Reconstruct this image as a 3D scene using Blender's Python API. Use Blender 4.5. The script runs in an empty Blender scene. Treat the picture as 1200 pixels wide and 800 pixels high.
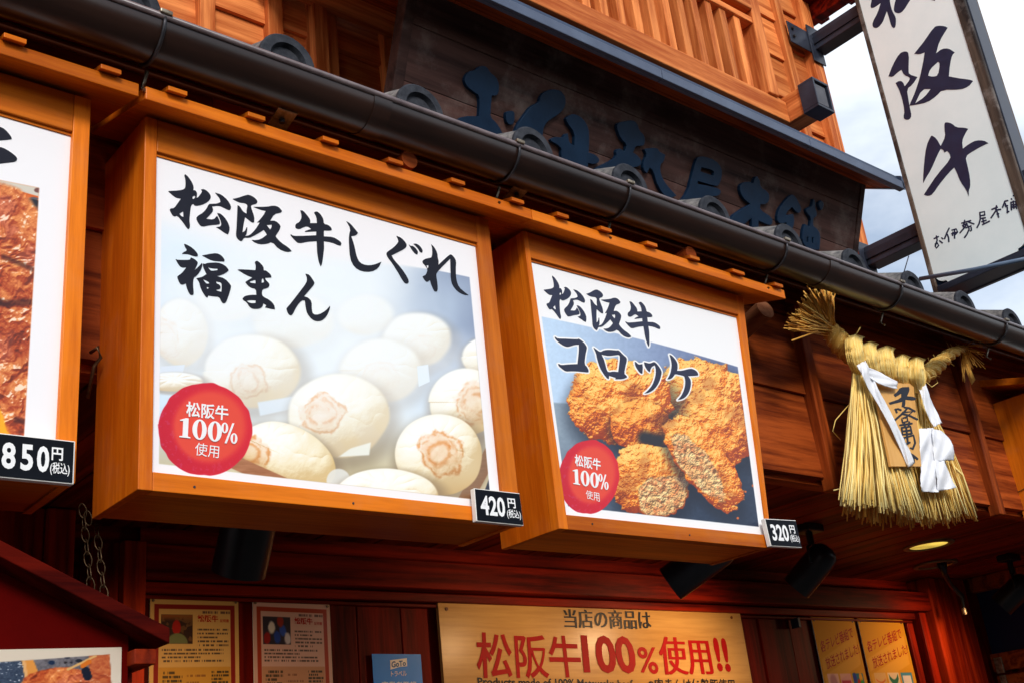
import bpy, math, random
import numpy as np
from mathutils import Vector, Matrix
from mathutils.geometry import tessellate_polygon

random.seed(7)
RNG = np.random.default_rng(11)
SC = bpy.context.scene
COL = SC.collection
EYE = 1.6                       # camera height above the pavement

# ------------------------------------------------------------------ camera
YAW, PITCH, ROLL, FOC = math.radians(42.17411), math.radians(22.317494), math.radians(-6.471569), 1344.53
_f = Vector((math.sin(YAW) * math.cos(PITCH), math.cos(YAW) * math.cos(PITCH), math.sin(PITCH)))
_r = Vector((math.cos(YAW), -math.sin(YAW), 0))
_u = _r.cross(_f)
CR = _r * math.cos(ROLL) + _u * math.sin(ROLL)
CU = -_r * math.sin(ROLL) + _u * math.cos(ROLL)
CF = _f
cam = bpy.data.cameras.new('camera')
cam.sensor_width = 36.0
cam.lens = FOC / 1200 * 36.0
cam.clip_start = 0.05
cam.clip_end = 2000
camo = bpy.data.objects.new('camera', cam)
COL.objects.link(camo)
camo.matrix_world = Matrix((
    (CR.x, CU.x, -CF.x, 0), (CR.y, CU.y, -CF.y, 0), (CR.z, CU.z, -CF.z, EYE), (0, 0, 0, 1)))
SC.camera = camo

# ------------------------------------------------------------------ light
SUN_EL, SUN_AZ = math.radians(31), math.radians(207)   # azimuth from +Y, clockwise: behind the camera, a little left
sun = bpy.data.lights.new('sun', 'SUN')
sun.energy = 1.3
sun.angle = math.radians(16)
sun.color = (1.0, 0.965, 0.92)
suno = bpy.data.objects.new('sun', sun)
COL.objects.link(suno)
sd = Vector((math.sin(SUN_AZ) * math.cos(SUN_EL), math.cos(SUN_AZ) * math.cos(SUN_EL), math.sin(SUN_EL)))
suno.rotation_euler = sd.to_track_quat('Z', 'Y').to_euler()
suno.location = (0, -6, 12)

world = bpy.data.worlds.new('World')
SC.world = world
world.use_nodes = True
wn = world.node_tree.nodes
wl = world.node_tree.links
bg = wn['Background']
sky = wn.new('ShaderNodeTexSky')
sky.sky_type = 'NISHITA'
sky.sun_disc = False
sky.sun_elevation = SUN_EL
sky.sun_rotation = SUN_AZ
tc = wn.new('ShaderNodeTexCoord')
mp = wn.new('ShaderNodeMapping')
mp.inputs['Scale'].default_value = (1.6, 1.6, 3.2)
mp.inputs['Location'].default_value = (0.35, 0.1, 0.0)
nz = wn.new('ShaderNodeTexNoise')
nz.inputs['Scale'].default_value = 1.3
nz.inputs['Detail'].default_value = 7
nz.inputs['Roughness'].default_value = 0.55
rp = wn.new('ShaderNodeValToRGB')
rp.color_ramp.elements[0].position = 0.36
rp.color_ramp.elements[0].color = (0.22, 0.22, 0.22, 1)
rp.color_ramp.elements[1].position = 0.62
rp.color_ramp.elements[1].color = (1, 1, 1, 1)
mx = wn.new('ShaderNodeMix')
mx.data_type = 'RGBA'
mx.inputs[7].default_value = (8.9, 9.4, 10.0, 1)       # cloud white, on the scale of the sky texture
wl.new(tc.outputs['Generated'], mp.inputs['Vector'])
wl.new(mp.outputs[0], nz.inputs['Vector'])
wl.new(nz.outputs[0], rp.inputs[0])
wl.new(rp.outputs[0], mx.inputs[0])
wl.new(sky.outputs[0], mx.inputs[6])
wl.new(mx.outputs[2], bg.inputs[0])
bg.inputs[1].default_value = 0.076

SC.view_settings.view_transform = 'Standard'
SC.view_settings.look = 'None'
SC.view_settings.exposure = 0.95
SC.view_settings.gamma = 1.0
SC.cycles.max_bounces = 8

# ------------------------------------------------------------------ helpers
def V(*a): return Vector(a)

def ray(px, py):
    return CR * ((px - 600) / FOC) + CU * (-(py - 400) / FOC) + CF

def P(px, py, Y=None, X=None, Z=None):
    """point (relative to eye height) where the line of sight of a photo pixel meets a real plane"""
    r = ray(px, py)
    if Y is not None: return r * (Y / r.y)
    if X is not None: return r * (X / r.x)
    return r * (Z / r.z)

class Plane:
    """flat surface: origin o, axes u (right) and v (up), n = outward towards the street"""
    def __init__(s, o, u, v):
        s.o, s.u, s.v = o.copy(), u.normalized(), v.normalized()
        s.n = s.u.cross(s.v).normalized()
    def uv(s, px, py):
        r = ray(px, py)
        t = s.o.dot(s.n) / r.dot(s.n)
        d = r * t - s.o
        return (d.dot(s.u), d.dot(s.v))
    def pt(s, u, v, h=0.0):
        return s.o + s.u * u + s.v * v + s.n * h

def facade(Y):
    return Plane(V(0, Y, 0), V(1, 0, 0), V(0, 0, 1))     # n = (0,-1,0)

class MB:
    def __init__(s): s.v, s.f = [], []
    def add(s, vs, fs):
        b = len(s.v)
        s.v += [Vector(q) for q in vs]
        s.f += [tuple(b + i for i in f) for f in fs]
        return s
    def hexa(s, a):
        return s.add(a, [(0, 3, 2, 1), (4, 5, 6, 7), (0, 1, 5, 4), (1, 2, 6, 5), (2, 3, 7, 6), (3, 0, 4, 7)])
    def box(s, x0, x1, y0, y1, z0, z1):
        return s.hexa([(x0, y0, z0), (x1, y0, z0), (x1, y1, z0), (x0, y1, z0), (x0, y0, z1), (x1, y0, z1), (x1, y1, z1), (x0, y1, z1)])
    def slab(s, pl, q, h0, h1):
        """quad q of (u,v), counter-clockwise, on plane pl, from height h0 to h1"""
        a = [pl.pt(u, v, h0) for u, v in q] + [pl.pt(u, v, h1) for u, v in q]
        return s.hexa(a)
    def prism(s, pl, pts, h0, h1):
        n = len(pts)
        area = sum(pts[i][0] * pts[(i + 1) % n][1] - pts[(i + 1) % n][0] * pts[i][1] for i in range(n))
        if area < 0: pts = pts[::-1]
        tri = tessellate_polygon([[Vector((u, v, 0)) for u, v in pts]])
        a = [pl.pt(u, v, h0) for u, v in pts] + [pl.pt(u, v, h1) for u, v in pts]
        f = []
        for t in tri:
            (ax, ay), (bx, by), (cx, cy) = [pts[i] for i in t]
            if (bx - ax) * (cy - ay) - (cx - ax) * (by - ay) < 0: t = t[::-1]
            f.append(tuple(i + n for i in t)); f.append(tuple(t[::-1]))
        for i in range(n):
            j = (i + 1) % n
            f.append((i, j, j + n, i + n))
        return s.add(a, f)
    def tube(s, path, r, n=6, caps=True, r1=None, flat=None):
        path = [Vector(p) for p in path]
        m = len(path)
        vs, fs = [], []
        up = V(0.13, 0.21, 0.97)
        for i, p in enumerate(path):
            t = (path[min(i + 1, m - 1)] - path[max(i - 1, 0)]).normalized()
            a = t.cross(up)
            if a.length < 1e-3: a = t.cross(V(1, 0, 0))
            a.normalize(); b = t.cross(a)
            rr = r[i] if isinstance(r, (list, tuple)) else (r if r1 is None else r + (r1 - r) * i / (m - 1))
            for k in range(n):
                an = 2 * math.pi * k / n
                vs.append(p + a * (rr * math.cos(an)) + b * (rr * math.sin(an)))
        for i in range(m - 1):
            for k in range(n):
                k2 = (k + 1) % n
                fs.append((i * n + k, i * n + k2, (i + 1) * n + k2, (i + 1) * n + k))
        if caps:
            fs.append(tuple(range(n))[::-1]); fs.append(tuple((m - 1) * n + k for k in range(n)))
        return s.add(vs, fs)
    def cyl(s, a, b, r, n=16, r1=None):
        return s.tube([a, b], r, n, True, r1)

def mesh_from(mb, name, origin, mat, smooth=False):
    me = bpy.data.meshes.new(name)
    me.from_pydata([tuple(p - origin) for p in mb.v], [], mb.f)
    me.materials.append(mat)
    if smooth:
        me.shade_smooth()
    me.update()
    return me

def thing(name, label, cat, loc=None, group=None, kind=None):
    o = bpy.data.objects.new(name, None)
    o.empty_display_size = 0.1
    COL.objects.link(o)
    loc = Vector(loc) if loc is not None else V(0, 0, 0)
    o['org'] = [loc.x, loc.y, loc.z]
    o.location = loc + V(0, 0, EYE)
    if label: o['label'] = label
    if cat: o['category'] = cat
    if group: o['group'] = group
    if kind: o['kind'] = kind
    return o

def origin_of(parent):
    """scene origin (relative to eye height) of a parent chain"""
    return Vector(parent['org']) if parent is not None and 'org' in parent else V(0, 0, 0)

def part(name, mb, mat, parent=None, label=None, kind=None, bev=0, smooth=False, angle=None):
    org = origin_of(parent) if parent is not None else V(0, 0, 0)
    me = mesh_from(mb, name, org, mat, smooth)
    if angle is not None:
        me.shade_smooth()
        me.set_sharp_from_angle(angle=math.radians(angle))
    o = bpy.data.objects.new(name, me)
    COL.objects.link(o)
    if parent is not None:
        o.parent = parent
        if parent.type == 'MESH' or parent.parent is not None:
            pass
    else:
        o.location = V(0, 0, EYE)
    o['org'] = [org.x, org.y, org.z]
    if label: o['label'] = label
    if kind: o['kind'] = kind
    if bev:
        b = o.modifiers.new('bevel', 'BEVEL')
        b.width = bev; b.segments = 2; b.limit_method = 'ANGLE'; b.angle_limit = math.radians(50)
    return o

def solo(name, mb, mat, label=None, cat=None, group=None, kind=None, bev=0, smooth=False, angle=None):
    """a thing or piece of setting that is one mesh, origin at its base"""
    lo = Vector((min(p.x for p in mb.v), min(p.y for p in mb.v), min(p.z for p in mb.v)))
    hi = Vector((max(p.x for p in mb.v), max(p.y for p in mb.v), max(p.z for p in mb.v)))
    org = V((lo.x + hi.x) / 2, (lo.y + hi.y) / 2, lo.z)
    me = mesh_from(mb, name, org, mat, smooth)
    if angle is not None:
        me.shade_smooth(); me.set_sharp_from_angle(angle=math.radians(angle))
    o = bpy.data.objects.new(name, me)
    COL.objects.link(o)
    o.location = org + V(0, 0, EYE)
    o['org'] = [org.x, org.y, org.z]
    if label: o['label'] = label
    if cat: o['category'] = cat
    if group: o['group'] = group
    if kind: o['kind'] = kind
    if bev:
        b = o.modifiers.new('bevel', 'BEVEL')
        b.width = bev; b.segments = 2; b.limit_method = 'ANGLE'; b.angle_limit = math.radians(50)
    return o

# ------------------------------------------------------------------ materials
def new_mat(name):
    m = bpy.data.materials.new(name)
    m.use_nodes = True
    m.node_tree.nodes['Principled BSDF'].inputs['Specular IOR Level'].default_value = 0.3
    return m, m.node_tree.nodes, m.node_tree.links, m.node_tree.nodes['Principled BSDF']

def wood(name, dark, light, axis='X', rough=0.5, grain=34.0, coat=0.0, bump=0.15, wear=0.0, figure=1.0, spec=0.10):
    """board wood: fibres along one axis, broad cathedral figure, per-board shift"""
    m, n, l, bs = new_mat(name)
    t = n.new('ShaderNodeTexCoord'); oi = n.new('ShaderNodeObjectInfo')
    sc = {'X': (0.06, 1, 1), 'Y': (1, 0.06, 1), 'Z': (1, 1, 0.06)}[axis]
    mpn = n.new('ShaderNodeMapping'); mpn.inputs['Scale'].default_value = sc
    sh = n.new('ShaderNodeVectorMath'); sh.operation = 'MULTIPLY_ADD'
    cmb = n.new('ShaderNodeCombineXYZ')
    for k in range(3): l.new(oi.outputs['Random'], cmb.inputs[k])
    sh.inputs[1].default_value = (7.3, 11.1, 5.7)
    l.new(cmb.outputs[0], sh.inputs[0]); l.new(t.outputs['Object'], sh.inputs[2])
    l.new(sh.outputs[0], mpn.inputs['Vector'])
    a = n.new('ShaderNodeTexNoise'); a.inputs['Scale'].default_value = grain * 3.2; a.inputs['Detail'].default_value = 5; a.inputs['Roughness'].default_value = 0.65
    b = n.new('ShaderNodeTexNoise'); b.inputs['Scale'].default_value = grain * 0.22; b.inputs['Detail'].default_value = 3; b.inputs['Distortion'].default_value = 0.6
    l.new(mpn.outputs[0], a.inputs['Vector']); l.new(mpn.outputs[0], b.inputs['Vector'])
    # rings from the broad noise
    mul = n.new('ShaderNodeMath'); mul.operation = 'MULTIPLY'; mul.inputs[1].default_value = 42.0 * figure
    l.new(b.outputs[0], mul.inputs[0])
    sn = n.new('ShaderNodeMath'); sn.operation = 'SINE'; l.new(mul.outputs[0], sn.inputs[0])
    s2 = n.new('ShaderNodeMath'); s2.operation = 'MULTIPLY_ADD'; s2.inputs[1].default_value = 0.17; s2.inputs[2].default_value = 0.0
    l.new(sn.outputs[0], s2.inputs[0])
    ad = n.new('ShaderNodeMath'); ad.operation = 'ADD'; l.new(a.outputs[0], ad.inputs[0]); l.new(s2.outputs[0], ad.inputs[1])
    big = n.new('ShaderNodeTexNoise'); big.inputs['Scale'].default_value = 2.4; big.inputs['Detail'].default_value = 3
    l.new(t.outputs['Object'], big.inputs['Vector'])
    bm = n.new('ShaderNodeMath'); bm.operation = 'MULTIPLY_ADD'; bm.inputs[1].default_value = 0.5; bm.inputs[2].default_value = -0.25
    l.new(big.outputs[0], bm.inputs[0])
    ad2 = n.new('ShaderNodeMath'); ad2.operation = 'ADD'; l.new(ad.outputs[0], ad2.inputs[0]); l.new(bm.outputs[0], ad2.inputs[1])
    r = n.new('ShaderNodeValToRGB')
    r.color_ramp.elements[0].position = 0.25; r.color_ramp.elements[0].color = (*dark, 1)
    r.color_ramp.elements[1].position = 0.75; r.color_ramp.elements[1].color = (*light, 1)
    l.new(ad2.outputs[0], r.inputs[0])
    hv = n.new('ShaderNodeHueSaturation')
    vm = n.new('ShaderNodeMath'); vm.operation = 'MULTIPLY_ADD'; vm.inputs[1].default_value = 0.45; vm.inputs[2].default_value = 0.74
    l.new(oi.outputs['Random'], vm.inputs[0]); l.new(vm.outputs[0], hv.inputs['Value']); l.new(r.outputs[0], hv.inputs['Color'])
    last = hv.outputs[0]
    if wear > 0:
        w = n.new('ShaderNodeTexNoise'); w.inputs['Scale'].default_value = 9; w.inputs['Detail'].default_value = 8; w.inputs['Roughness'].default_value = 0.7
        l.new(t.outputs['Object'], w.inputs['Vector'])
        wr = n.new('ShaderNodeValToRGB'); wr.color_ramp.elements[0].position = 0.5; wr.color_ramp.elements[1].position = 0.72
        l.new(w.outputs[0], wr.inputs[0])
        wm = n.new('ShaderNodeMath'); wm.operation = 'MULTIPLY'; wm.inputs[1].default_value = wear; l.new(wr.outputs[0], wm.inputs[0])
        mm = n.new('ShaderNodeMix'); mm.data_type = 'RGBA'; mm.inputs[7].default_value = (0.30, 0.26, 0.24, 1)
        l.new(wm.outputs[0], mm.inputs[0]); l.new(last, mm.inputs[6]); last = mm.outputs[2]
    l.new(last, bs.inputs['Base Color'])
    bs.inputs['Roughness'].default_value = rough
    bs.inputs['Specular IOR Level'].default_value = spec
    bs.inputs['Coat Weight'].default_value = coat
    bs.inputs['Coat Roughness'].default_value = 0.25
    bp = n.new('ShaderNodeBump'); bp.inputs['Strength'].default_value = bump; bp.inputs['Distance'].default_value = 0.003
    l.new(ad.outputs[0], bp.inputs['Height']); l.new(bp.outputs[0], bs.inputs['Normal'])
    return m

def mottled(name, c0, c1, rough=0.6, scale=18.0, metal=0.0, bump=0.1, detail=6, spec=0.35, coat=0.0):
    m, n, l, bs = new_mat(name)
    t = n.new('ShaderNodeTexCoord')
    a = n.new('ShaderNodeTexNoise'); a.inputs['Scale'].default_value = scale; a.inputs['Detail'].default_value = detail; a.inputs['Roughness'].default_value = 0.65
    l.new(t.outputs['Object'], a.inputs['Vector'])
    r = n.new('ShaderNodeValToRGB')
    r.color_ramp.elements[0].position = 0.33; r.color_ramp.elements[0].color = (*c0, 1)
    r.color_ramp.elements[1].position = 0.68; r.color_ramp.elements[1].color = (*c1, 1)
    l.new(a.outputs[0], r.inputs[0]); l.new(r.outputs[0], bs.inputs['Base Color'])
    rr = n.new('ShaderNodeMapRange'); rr.inputs[3].default_value = max(0.02, rough - 0.1); rr.inputs[4].default_value = min(1, rough + 0.12)
    l.new(a.outputs[0], rr.inputs[0]); l.new(rr.outputs[0], bs.inputs['Roughness'])
    bs.inputs['Metallic'].default_value = metal
    bs.inputs['Specular IOR Level'].default_value = spec
    bs.inputs['Coat Weight'].default_value = coat
    bp = n.new('ShaderNodeBump'); bp.inputs['Strength'].default_value = bump; bp.inputs['Distance'].default_value = 0.004
    l.new(a.outputs[0], bp.inputs['Height']); l.new(bp.outputs[0], bs.inputs['Normal'])
    return m

AMB_D, AMB_L = (0.50, 0.098, 0.003), (0.76, 0.190, 0.008)
M_boxX = wood('amber_lacquered_wood_along_x', AMB_D, AMB_L, 'X', 0.42, 30, coat=0.05, bump=0.06, figure=0.5, wear=0.07)
M_boxZ = wood('amber_lacquered_wood_upright', AMB_D, AMB_L, 'Z', 0.42, 30, coat=0.05, bump=0.06, figure=0.5, wear=0.07)
UP_D, UP_L = (0.40, 0.085, 0.018), (0.80, 0.262, 0.074)
M_upX = wood('orange_cedar_along_x', UP_D, UP_L, 'X', 0.6, 30, bump=0.3)
M_upZ = wood('orange_cedar_upright', UP_D, UP_L, 'Z', 0.6, 30, bump=0.3)
M_upY = wood('orange_cedar_endwise', UP_D, UP_L, 'Y', 0.6, 30, bump=0.3)
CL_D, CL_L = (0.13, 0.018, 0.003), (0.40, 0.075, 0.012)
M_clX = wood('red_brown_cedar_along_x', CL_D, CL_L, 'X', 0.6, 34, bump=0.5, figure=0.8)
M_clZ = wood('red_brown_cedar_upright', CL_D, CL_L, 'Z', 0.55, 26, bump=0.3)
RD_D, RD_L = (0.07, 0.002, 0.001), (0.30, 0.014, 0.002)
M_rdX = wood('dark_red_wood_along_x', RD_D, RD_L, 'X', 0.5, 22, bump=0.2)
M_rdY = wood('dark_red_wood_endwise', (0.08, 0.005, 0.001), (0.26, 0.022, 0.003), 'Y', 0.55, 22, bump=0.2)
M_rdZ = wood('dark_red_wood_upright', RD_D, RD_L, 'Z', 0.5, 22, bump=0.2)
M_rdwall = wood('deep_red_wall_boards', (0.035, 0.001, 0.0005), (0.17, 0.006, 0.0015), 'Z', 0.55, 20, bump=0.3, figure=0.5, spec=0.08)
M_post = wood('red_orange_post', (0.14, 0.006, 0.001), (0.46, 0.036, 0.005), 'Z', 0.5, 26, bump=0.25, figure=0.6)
M_rdflat = mottled('dark_red_painted_board', (0.070, 0.0008, 0.0004), (0.095, 0.0012, 0.0006), 0.8, 6, bump=0.03, spec=0.03)
M_ply = wood('pale_gold_sign_board', (0.46, 0.25, 0.075), (0.60, 0.36, 0.12), 'X', 0.34, 26, coat=0.15, bump=0.02, figure=0.6)
M_board = wood('weathered_dark_board', (0.008, 0.0045, 0.005), (0.075, 0.036, 0.030), 'X', 0.7, 12, bump=0.5, wear=0.22, figure=0.35)
M_poststripe = wood('weathered_brown_moulding', (0.03, 0.022, 0.02), (0.16, 0.11, 0.08), 'Z', 0.5, 14, wear=0.7)
M_gutter = wood('brown_painted_gutter', (0.006, 0.003, 0.0028), (0.034, 0.014, 0.009), 'X', 0.30, 14, figure=0.15, bump=0.03, spec=0.5)
M_hanger = mottled('dark_steel', (0.03, 0.03, 0.035), (0.07, 0.065, 0.07), 0.4, 30, metal=0.7)
M_kawara = mottled('grey_roof_tile', (0.05, 0.05, 0.055), (0.26, 0.24, 0.225), 0.7, 30, bump=0.4, spec=0.2)
M_kdark = mottled('grey_roof_tile_face', (0.010, 0.012, 0.018), (0.042, 0.045, 0.055), 0.75, 40, bump=0.5, spec=0.2)
M_navy = mottled('deep_navy_paint', (0.003, 0.013, 0.034), (0.006, 0.022, 0.052), 0.45, 14, bump=0.15, coat=0.0, spec=0.12)
M_steelblue = mottled('dark_blue_painted_steel', (0.015, 0.018, 0.03), (0.035, 0.042, 0.065), 0.36, 8, bump=0.08)
M_roofmetal = mottled('dark_blue_roof_metal', (0.03, 0.045, 0.085), (0.05, 0.075, 0.13), 0.35, 6, bump=0.03, metal=0.3)
M_white = mottled('white_sign_face', (0.74, 0.84, 0.85), (0.84, 0.92, 0.92), 0.4, 3, bump=0.01)
M_ink = mottled('black_ink', (0.006, 0.007, 0.015), (0.010, 0.011, 0.022), 0.45, 20, bump=0.0, spec=0.2)
M_inkblue = mottled('blue_black_print', (0.012, 0.016, 0.045), (0.016, 0.022, 0.06), 0.4, 20, bump=0.0)
M_whitep = mottled('white_print', (0.85, 0.85, 0.85), (0.9, 0.9, 0.9), 0.45, 20, bump=0.0)
M_redp = mottled('red_print', (0.34, 0.003, 0.006), (0.40, 0.005, 0.008), 0.6, 20, bump=0.0, spec=0.15)
M_tag = mottled('black_price_card', (0.002, 0.003, 0.006), (0.004, 0.006, 0.011), 0.5, 20, bump=0.0, spec=0.1)
M_cardw = mottled('white_card_edge', (0.75, 0.73, 0.68), (0.85, 0.83, 0.8), 0.6, 20, bump=0.05)
M_black = mottled('black_metal', (0.004, 0.005, 0.008), (0.010, 0.011, 0.016), 0.32, 20, bump=0.02)
M_zinc = mottled('worn_zinc', (0.10, 0.075, 0.05), (0.38, 0.32, 0.24), 0.4, 60, metal=0.8)
M_paper = mottled('white_washi_paper', (0.74, 0.76, 0.82), (0.88, 0.88, 0.9), 0.8, 25, bump=0.25)
M_blue = mottled('bright_blue_poster', (0.0, 0.24, 1.0), (0.0, 0.27, 1.0), 0.45, 5, bump=0.0, coat=0.0)
M_navywall = mottled('navy_curtain', (0.003, 0.006, 0.035), (0.005, 0.010, 0.055), 0.7, 4, bump=0.1)
M_plaque = wood('pale_orange_plaque', (0.74, 0.36, 0.09), (0.86, 0.47, 0.15), 'Z', 0.5, 30, figure=0.4)
M_ring = mottled('dull_metal_ring', (0.14, 0.10, 0.05), (0.24, 0.18, 0.09), 0.4, 20, metal=0.5)

def straw_mat(name, c0, c1, c2):
    m, n, l, bs = new_mat(name)
    at = n.new('ShaderNodeAttribute'); at.attribute_name = 'shade'
    r = n.new('ShaderNodeValToRGB')
    r.color_ramp.elements[0].color = (*c0, 1); r.color_ramp.elements[1].color = (*c2, 1)
    e = r.color_ramp.elements.new(0.5); e.color = (*c1, 1)
    l.new(at.outputs['Fac'], r.inputs[0]); l.new(r.outputs[0], bs.inputs['Base Color'])
    bs.inputs['Roughness'].default_value = 0.5
    return m
M_straw = straw_mat('dry_rice_straw', (0.66, 0.33, 0.05), (0.93, 0.62, 0.16), (0.98, 0.82, 0.36))
M_straw2 = straw_mat('darker_cut_straw', (0.50, 0.18, 0.02), (0.78, 0.38, 0.06), (0.92, 0.60, 0.15))

def emis(name, col, s):
    m, n, l, bs = new_mat(name)
    bs.inputs['Base Color'].default_value = (*col, 1)
    bs.inputs['Emission Color'].default_value = (*col, 1)
    bs.inputs['Emission Strength'].default_value = s
    bs.inputs['Roughness'].default_value = 0.3
    return m

def shade_attr(o, vals):
    a = o.data.attributes.new('shade', 'FLOAT', 'POINT')
    a.data.foreach_set('value', np.asarray(vals, dtype=np.float32))

# ------------------------------------------------------------------ lettering
def outlines_mb(pl, comps, h0, h1, step=0.00006):
    """comps: list of (outer, [holes]) in plane (u,v). Extruded flat letters, each piece a hair above the last"""
    mb = MB()
    for ci, (outer, holes) in enumerate(comps):
        loops = [outer] + holes
        flat = [q for lp in loops for q in lp]
        tri = tessellate_polygon([[Vector((u, v, 0)) for u, v in lp] for lp in loops])
        hh = h1 + ci * step
        n = len(flat)
        vs = [pl.pt(u, v, h0) for u, v in flat] + [pl.pt(u, v, hh) for u, v in flat]
        fs = []
        for t in tri:
            (ax, ay), (bx, by), (cx, cy) = [flat[i] for i in t]
            ar = (bx - ax) * (cy - ay) - (cx - ax) * (by - ay)
            if abs(ar) < 1e-12: continue
            if ar < 0: t = (t[0], t[2], t[1])
            fs.append(tuple(i + n for i in t))
        b = 0
        for li, lp in enumerate(loops):
            m = len(lp)
            ar = sum(lp[i][0] * lp[(i + 1) % m][1] - lp[(i + 1) % m][0] * lp[i][1] for i in range(m))
            flip = (ar < 0) != (li > 0)
            for i in range(m):
                j = (i + 1) % m
                f = (b + i, b + j, b + j + n, b + i + n)
                fs.append(f[::-1] if flip else f)
            b += m
        mb.add(vs, fs)
    return mb

def chaikin(pts, keep=58):
    """round off gentle corners, leave sharp ones"""
    out = []
    n = len(pts)
    for i in range(n):
        a, b, c = Vector(pts[i - 1]), Vector(pts[i]), Vector(pts[(i + 1) % n])
        d1, d2 = (b - a), (c - b)
        if d1.length < 1e-9 or d2.length < 1e-9: out.append(pts[i]); continue
        ang = math.degrees(d1.angle(d2))
        if ang > 75 or ang < 4: out.append(pts[i]); continue
        out.append(tuple(b - d1 * 0.25)); out.append(tuple(b + d2 * 0.25))
    return out

def px_comps(glyph, crop, conv, smooth=True):
    """glyph outlines traced in a magnified crop (ox, oy, scale) -> plane (u,v)"""
    ox, oy, s = crop
    res = []
    for comp in glyph:
        loops = []
        for lp in comp:
            q = chaikin(lp) if smooth else lp
            loops.append([conv(ox + x / s, oy + y / s) for x, y in q])
        res.append((loops[0], loops[1:]))
    return res

def stroke_poly(pts, w):
    """brush line -> outline polygon"""
    P2 = [Vector(p) for p in pts]
    L, R = [], []
    n = len(P2)
    for i, p in enumerate(P2):
        t = (P2[min(i + 1, n - 1)] - P2[max(i - 1, 0)])
        if t.length < 1e-9: t = Vector((1, 0))
        t.normalize(); nn = Vector((-t.y, t.x))
        ww = w * (0.55 if (i == n - 1 and n > 1) else 0.5 if i == 0 else 0.55)
        L.append(p + nn * ww); R.append(p - nn * ww)
    t0 = (P2[1] - P2[0]).normalized(); t1 = (P2[-1] - P2[-2]).normalized()
    pts = [P2[0] - t0 * w * 0.35] + L + [P2[-1] + t1 * w * 0.3] + R[::-1]
    return [(q.x, q.y) for q in pts]

def font_mesh(body, offset):
    c = bpy.data.curves.new('lettering', 'FONT')
    c.body = body; c.offset = offset; c.resolution_u = 3; c.space_line = 1.0
    o = bpy.data.objects.new('lettering_source', c)
    COL.objects.link(o)
    bpy.context.view_layer.update()
    dg = bpy.context.evaluated_depsgraph_get()
    me = bpy.data.meshes.new_from_object(o.evaluated_get(dg), depsgraph=dg)
    vs = [(v.co.x, v.co.y) for v in me.vertices]
    fs = [tuple(p.vertices) for p in me.polygons]
    bpy.data.objects.remove(o); bpy.data.curves.remove(c); bpy.data.meshes.remove(me)
    return vs, fs

def fit_text(mb, pl, body, q, h, offset=0.0):
    """set a line of type into the (u,v) quad q = bottom-left, bottom-right, top-right, top-left"""
    vs, fs = font_mesh(body, offset)
    if not vs: return mb
    x0 = min(v[0] for v in vs); x1 = max(v[0] for v in vs); y0 = min(v[1] for v in vs); y1 = max(v[1] for v in vs)
    out = []
    for x, y in vs:
        s = (x - x0) / (x1 - x0); t = (y - y0) / (y1 - y0)
        u = (q[0][0] * (1 - s) + q[1][0] * s) * (1 - t) + (q[3][0] * (1 - s) + q[2][0] * s) * t
        v = (q[0][1] * (1 - s) + q[1][1] * s) * (1 - t) + (q[3][1] * (1 - s) + q[2][1] * s) * t
        out.append(pl.pt(u, v, h))
    return mb.add(out, fs)

def rectq(u0, u1, v0, v1): return [(u0, v0), (u1, v0), (u1, v1), (u0, v1)]

# ------------------------------------------------------------------ printed pictures (painted by formula)
LAT = RNG.random((256, 256))
def vnoise(x, y):
    xi = np.floor(x).astype(int); yi = np.floor(y).astype(int)
    fx = x - xi; fy = y - yi
    fx = fx * fx * (3 - 2 * fx); fy = fy * fy * (3 - 2 * fy)
    g = lambda a, b: LAT[a & 255, b & 255]
    return (g(xi, yi) * (1 - fx) + g(xi + 1, yi) * fx) * (1 - fy) + (g(xi, yi + 1) * (1 - fx) + g(xi + 1, yi + 1) * fx) * fy
def fbm(x, y, s, o=4, g=0.5):
    t = np.zeros_like(x); a = 1.0; w = 0.0
    for k in range(o):
        t += a * vnoise(x / s + 17.3 * k, y / s + 9.1 * k); w += a
        a *= g; s *= 0.5
    return t / w
def sst(a, b, x):
    t = np.clip((x - a) / (b - a), 0, 1); return t * t * (3 - 2 * t)

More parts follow.
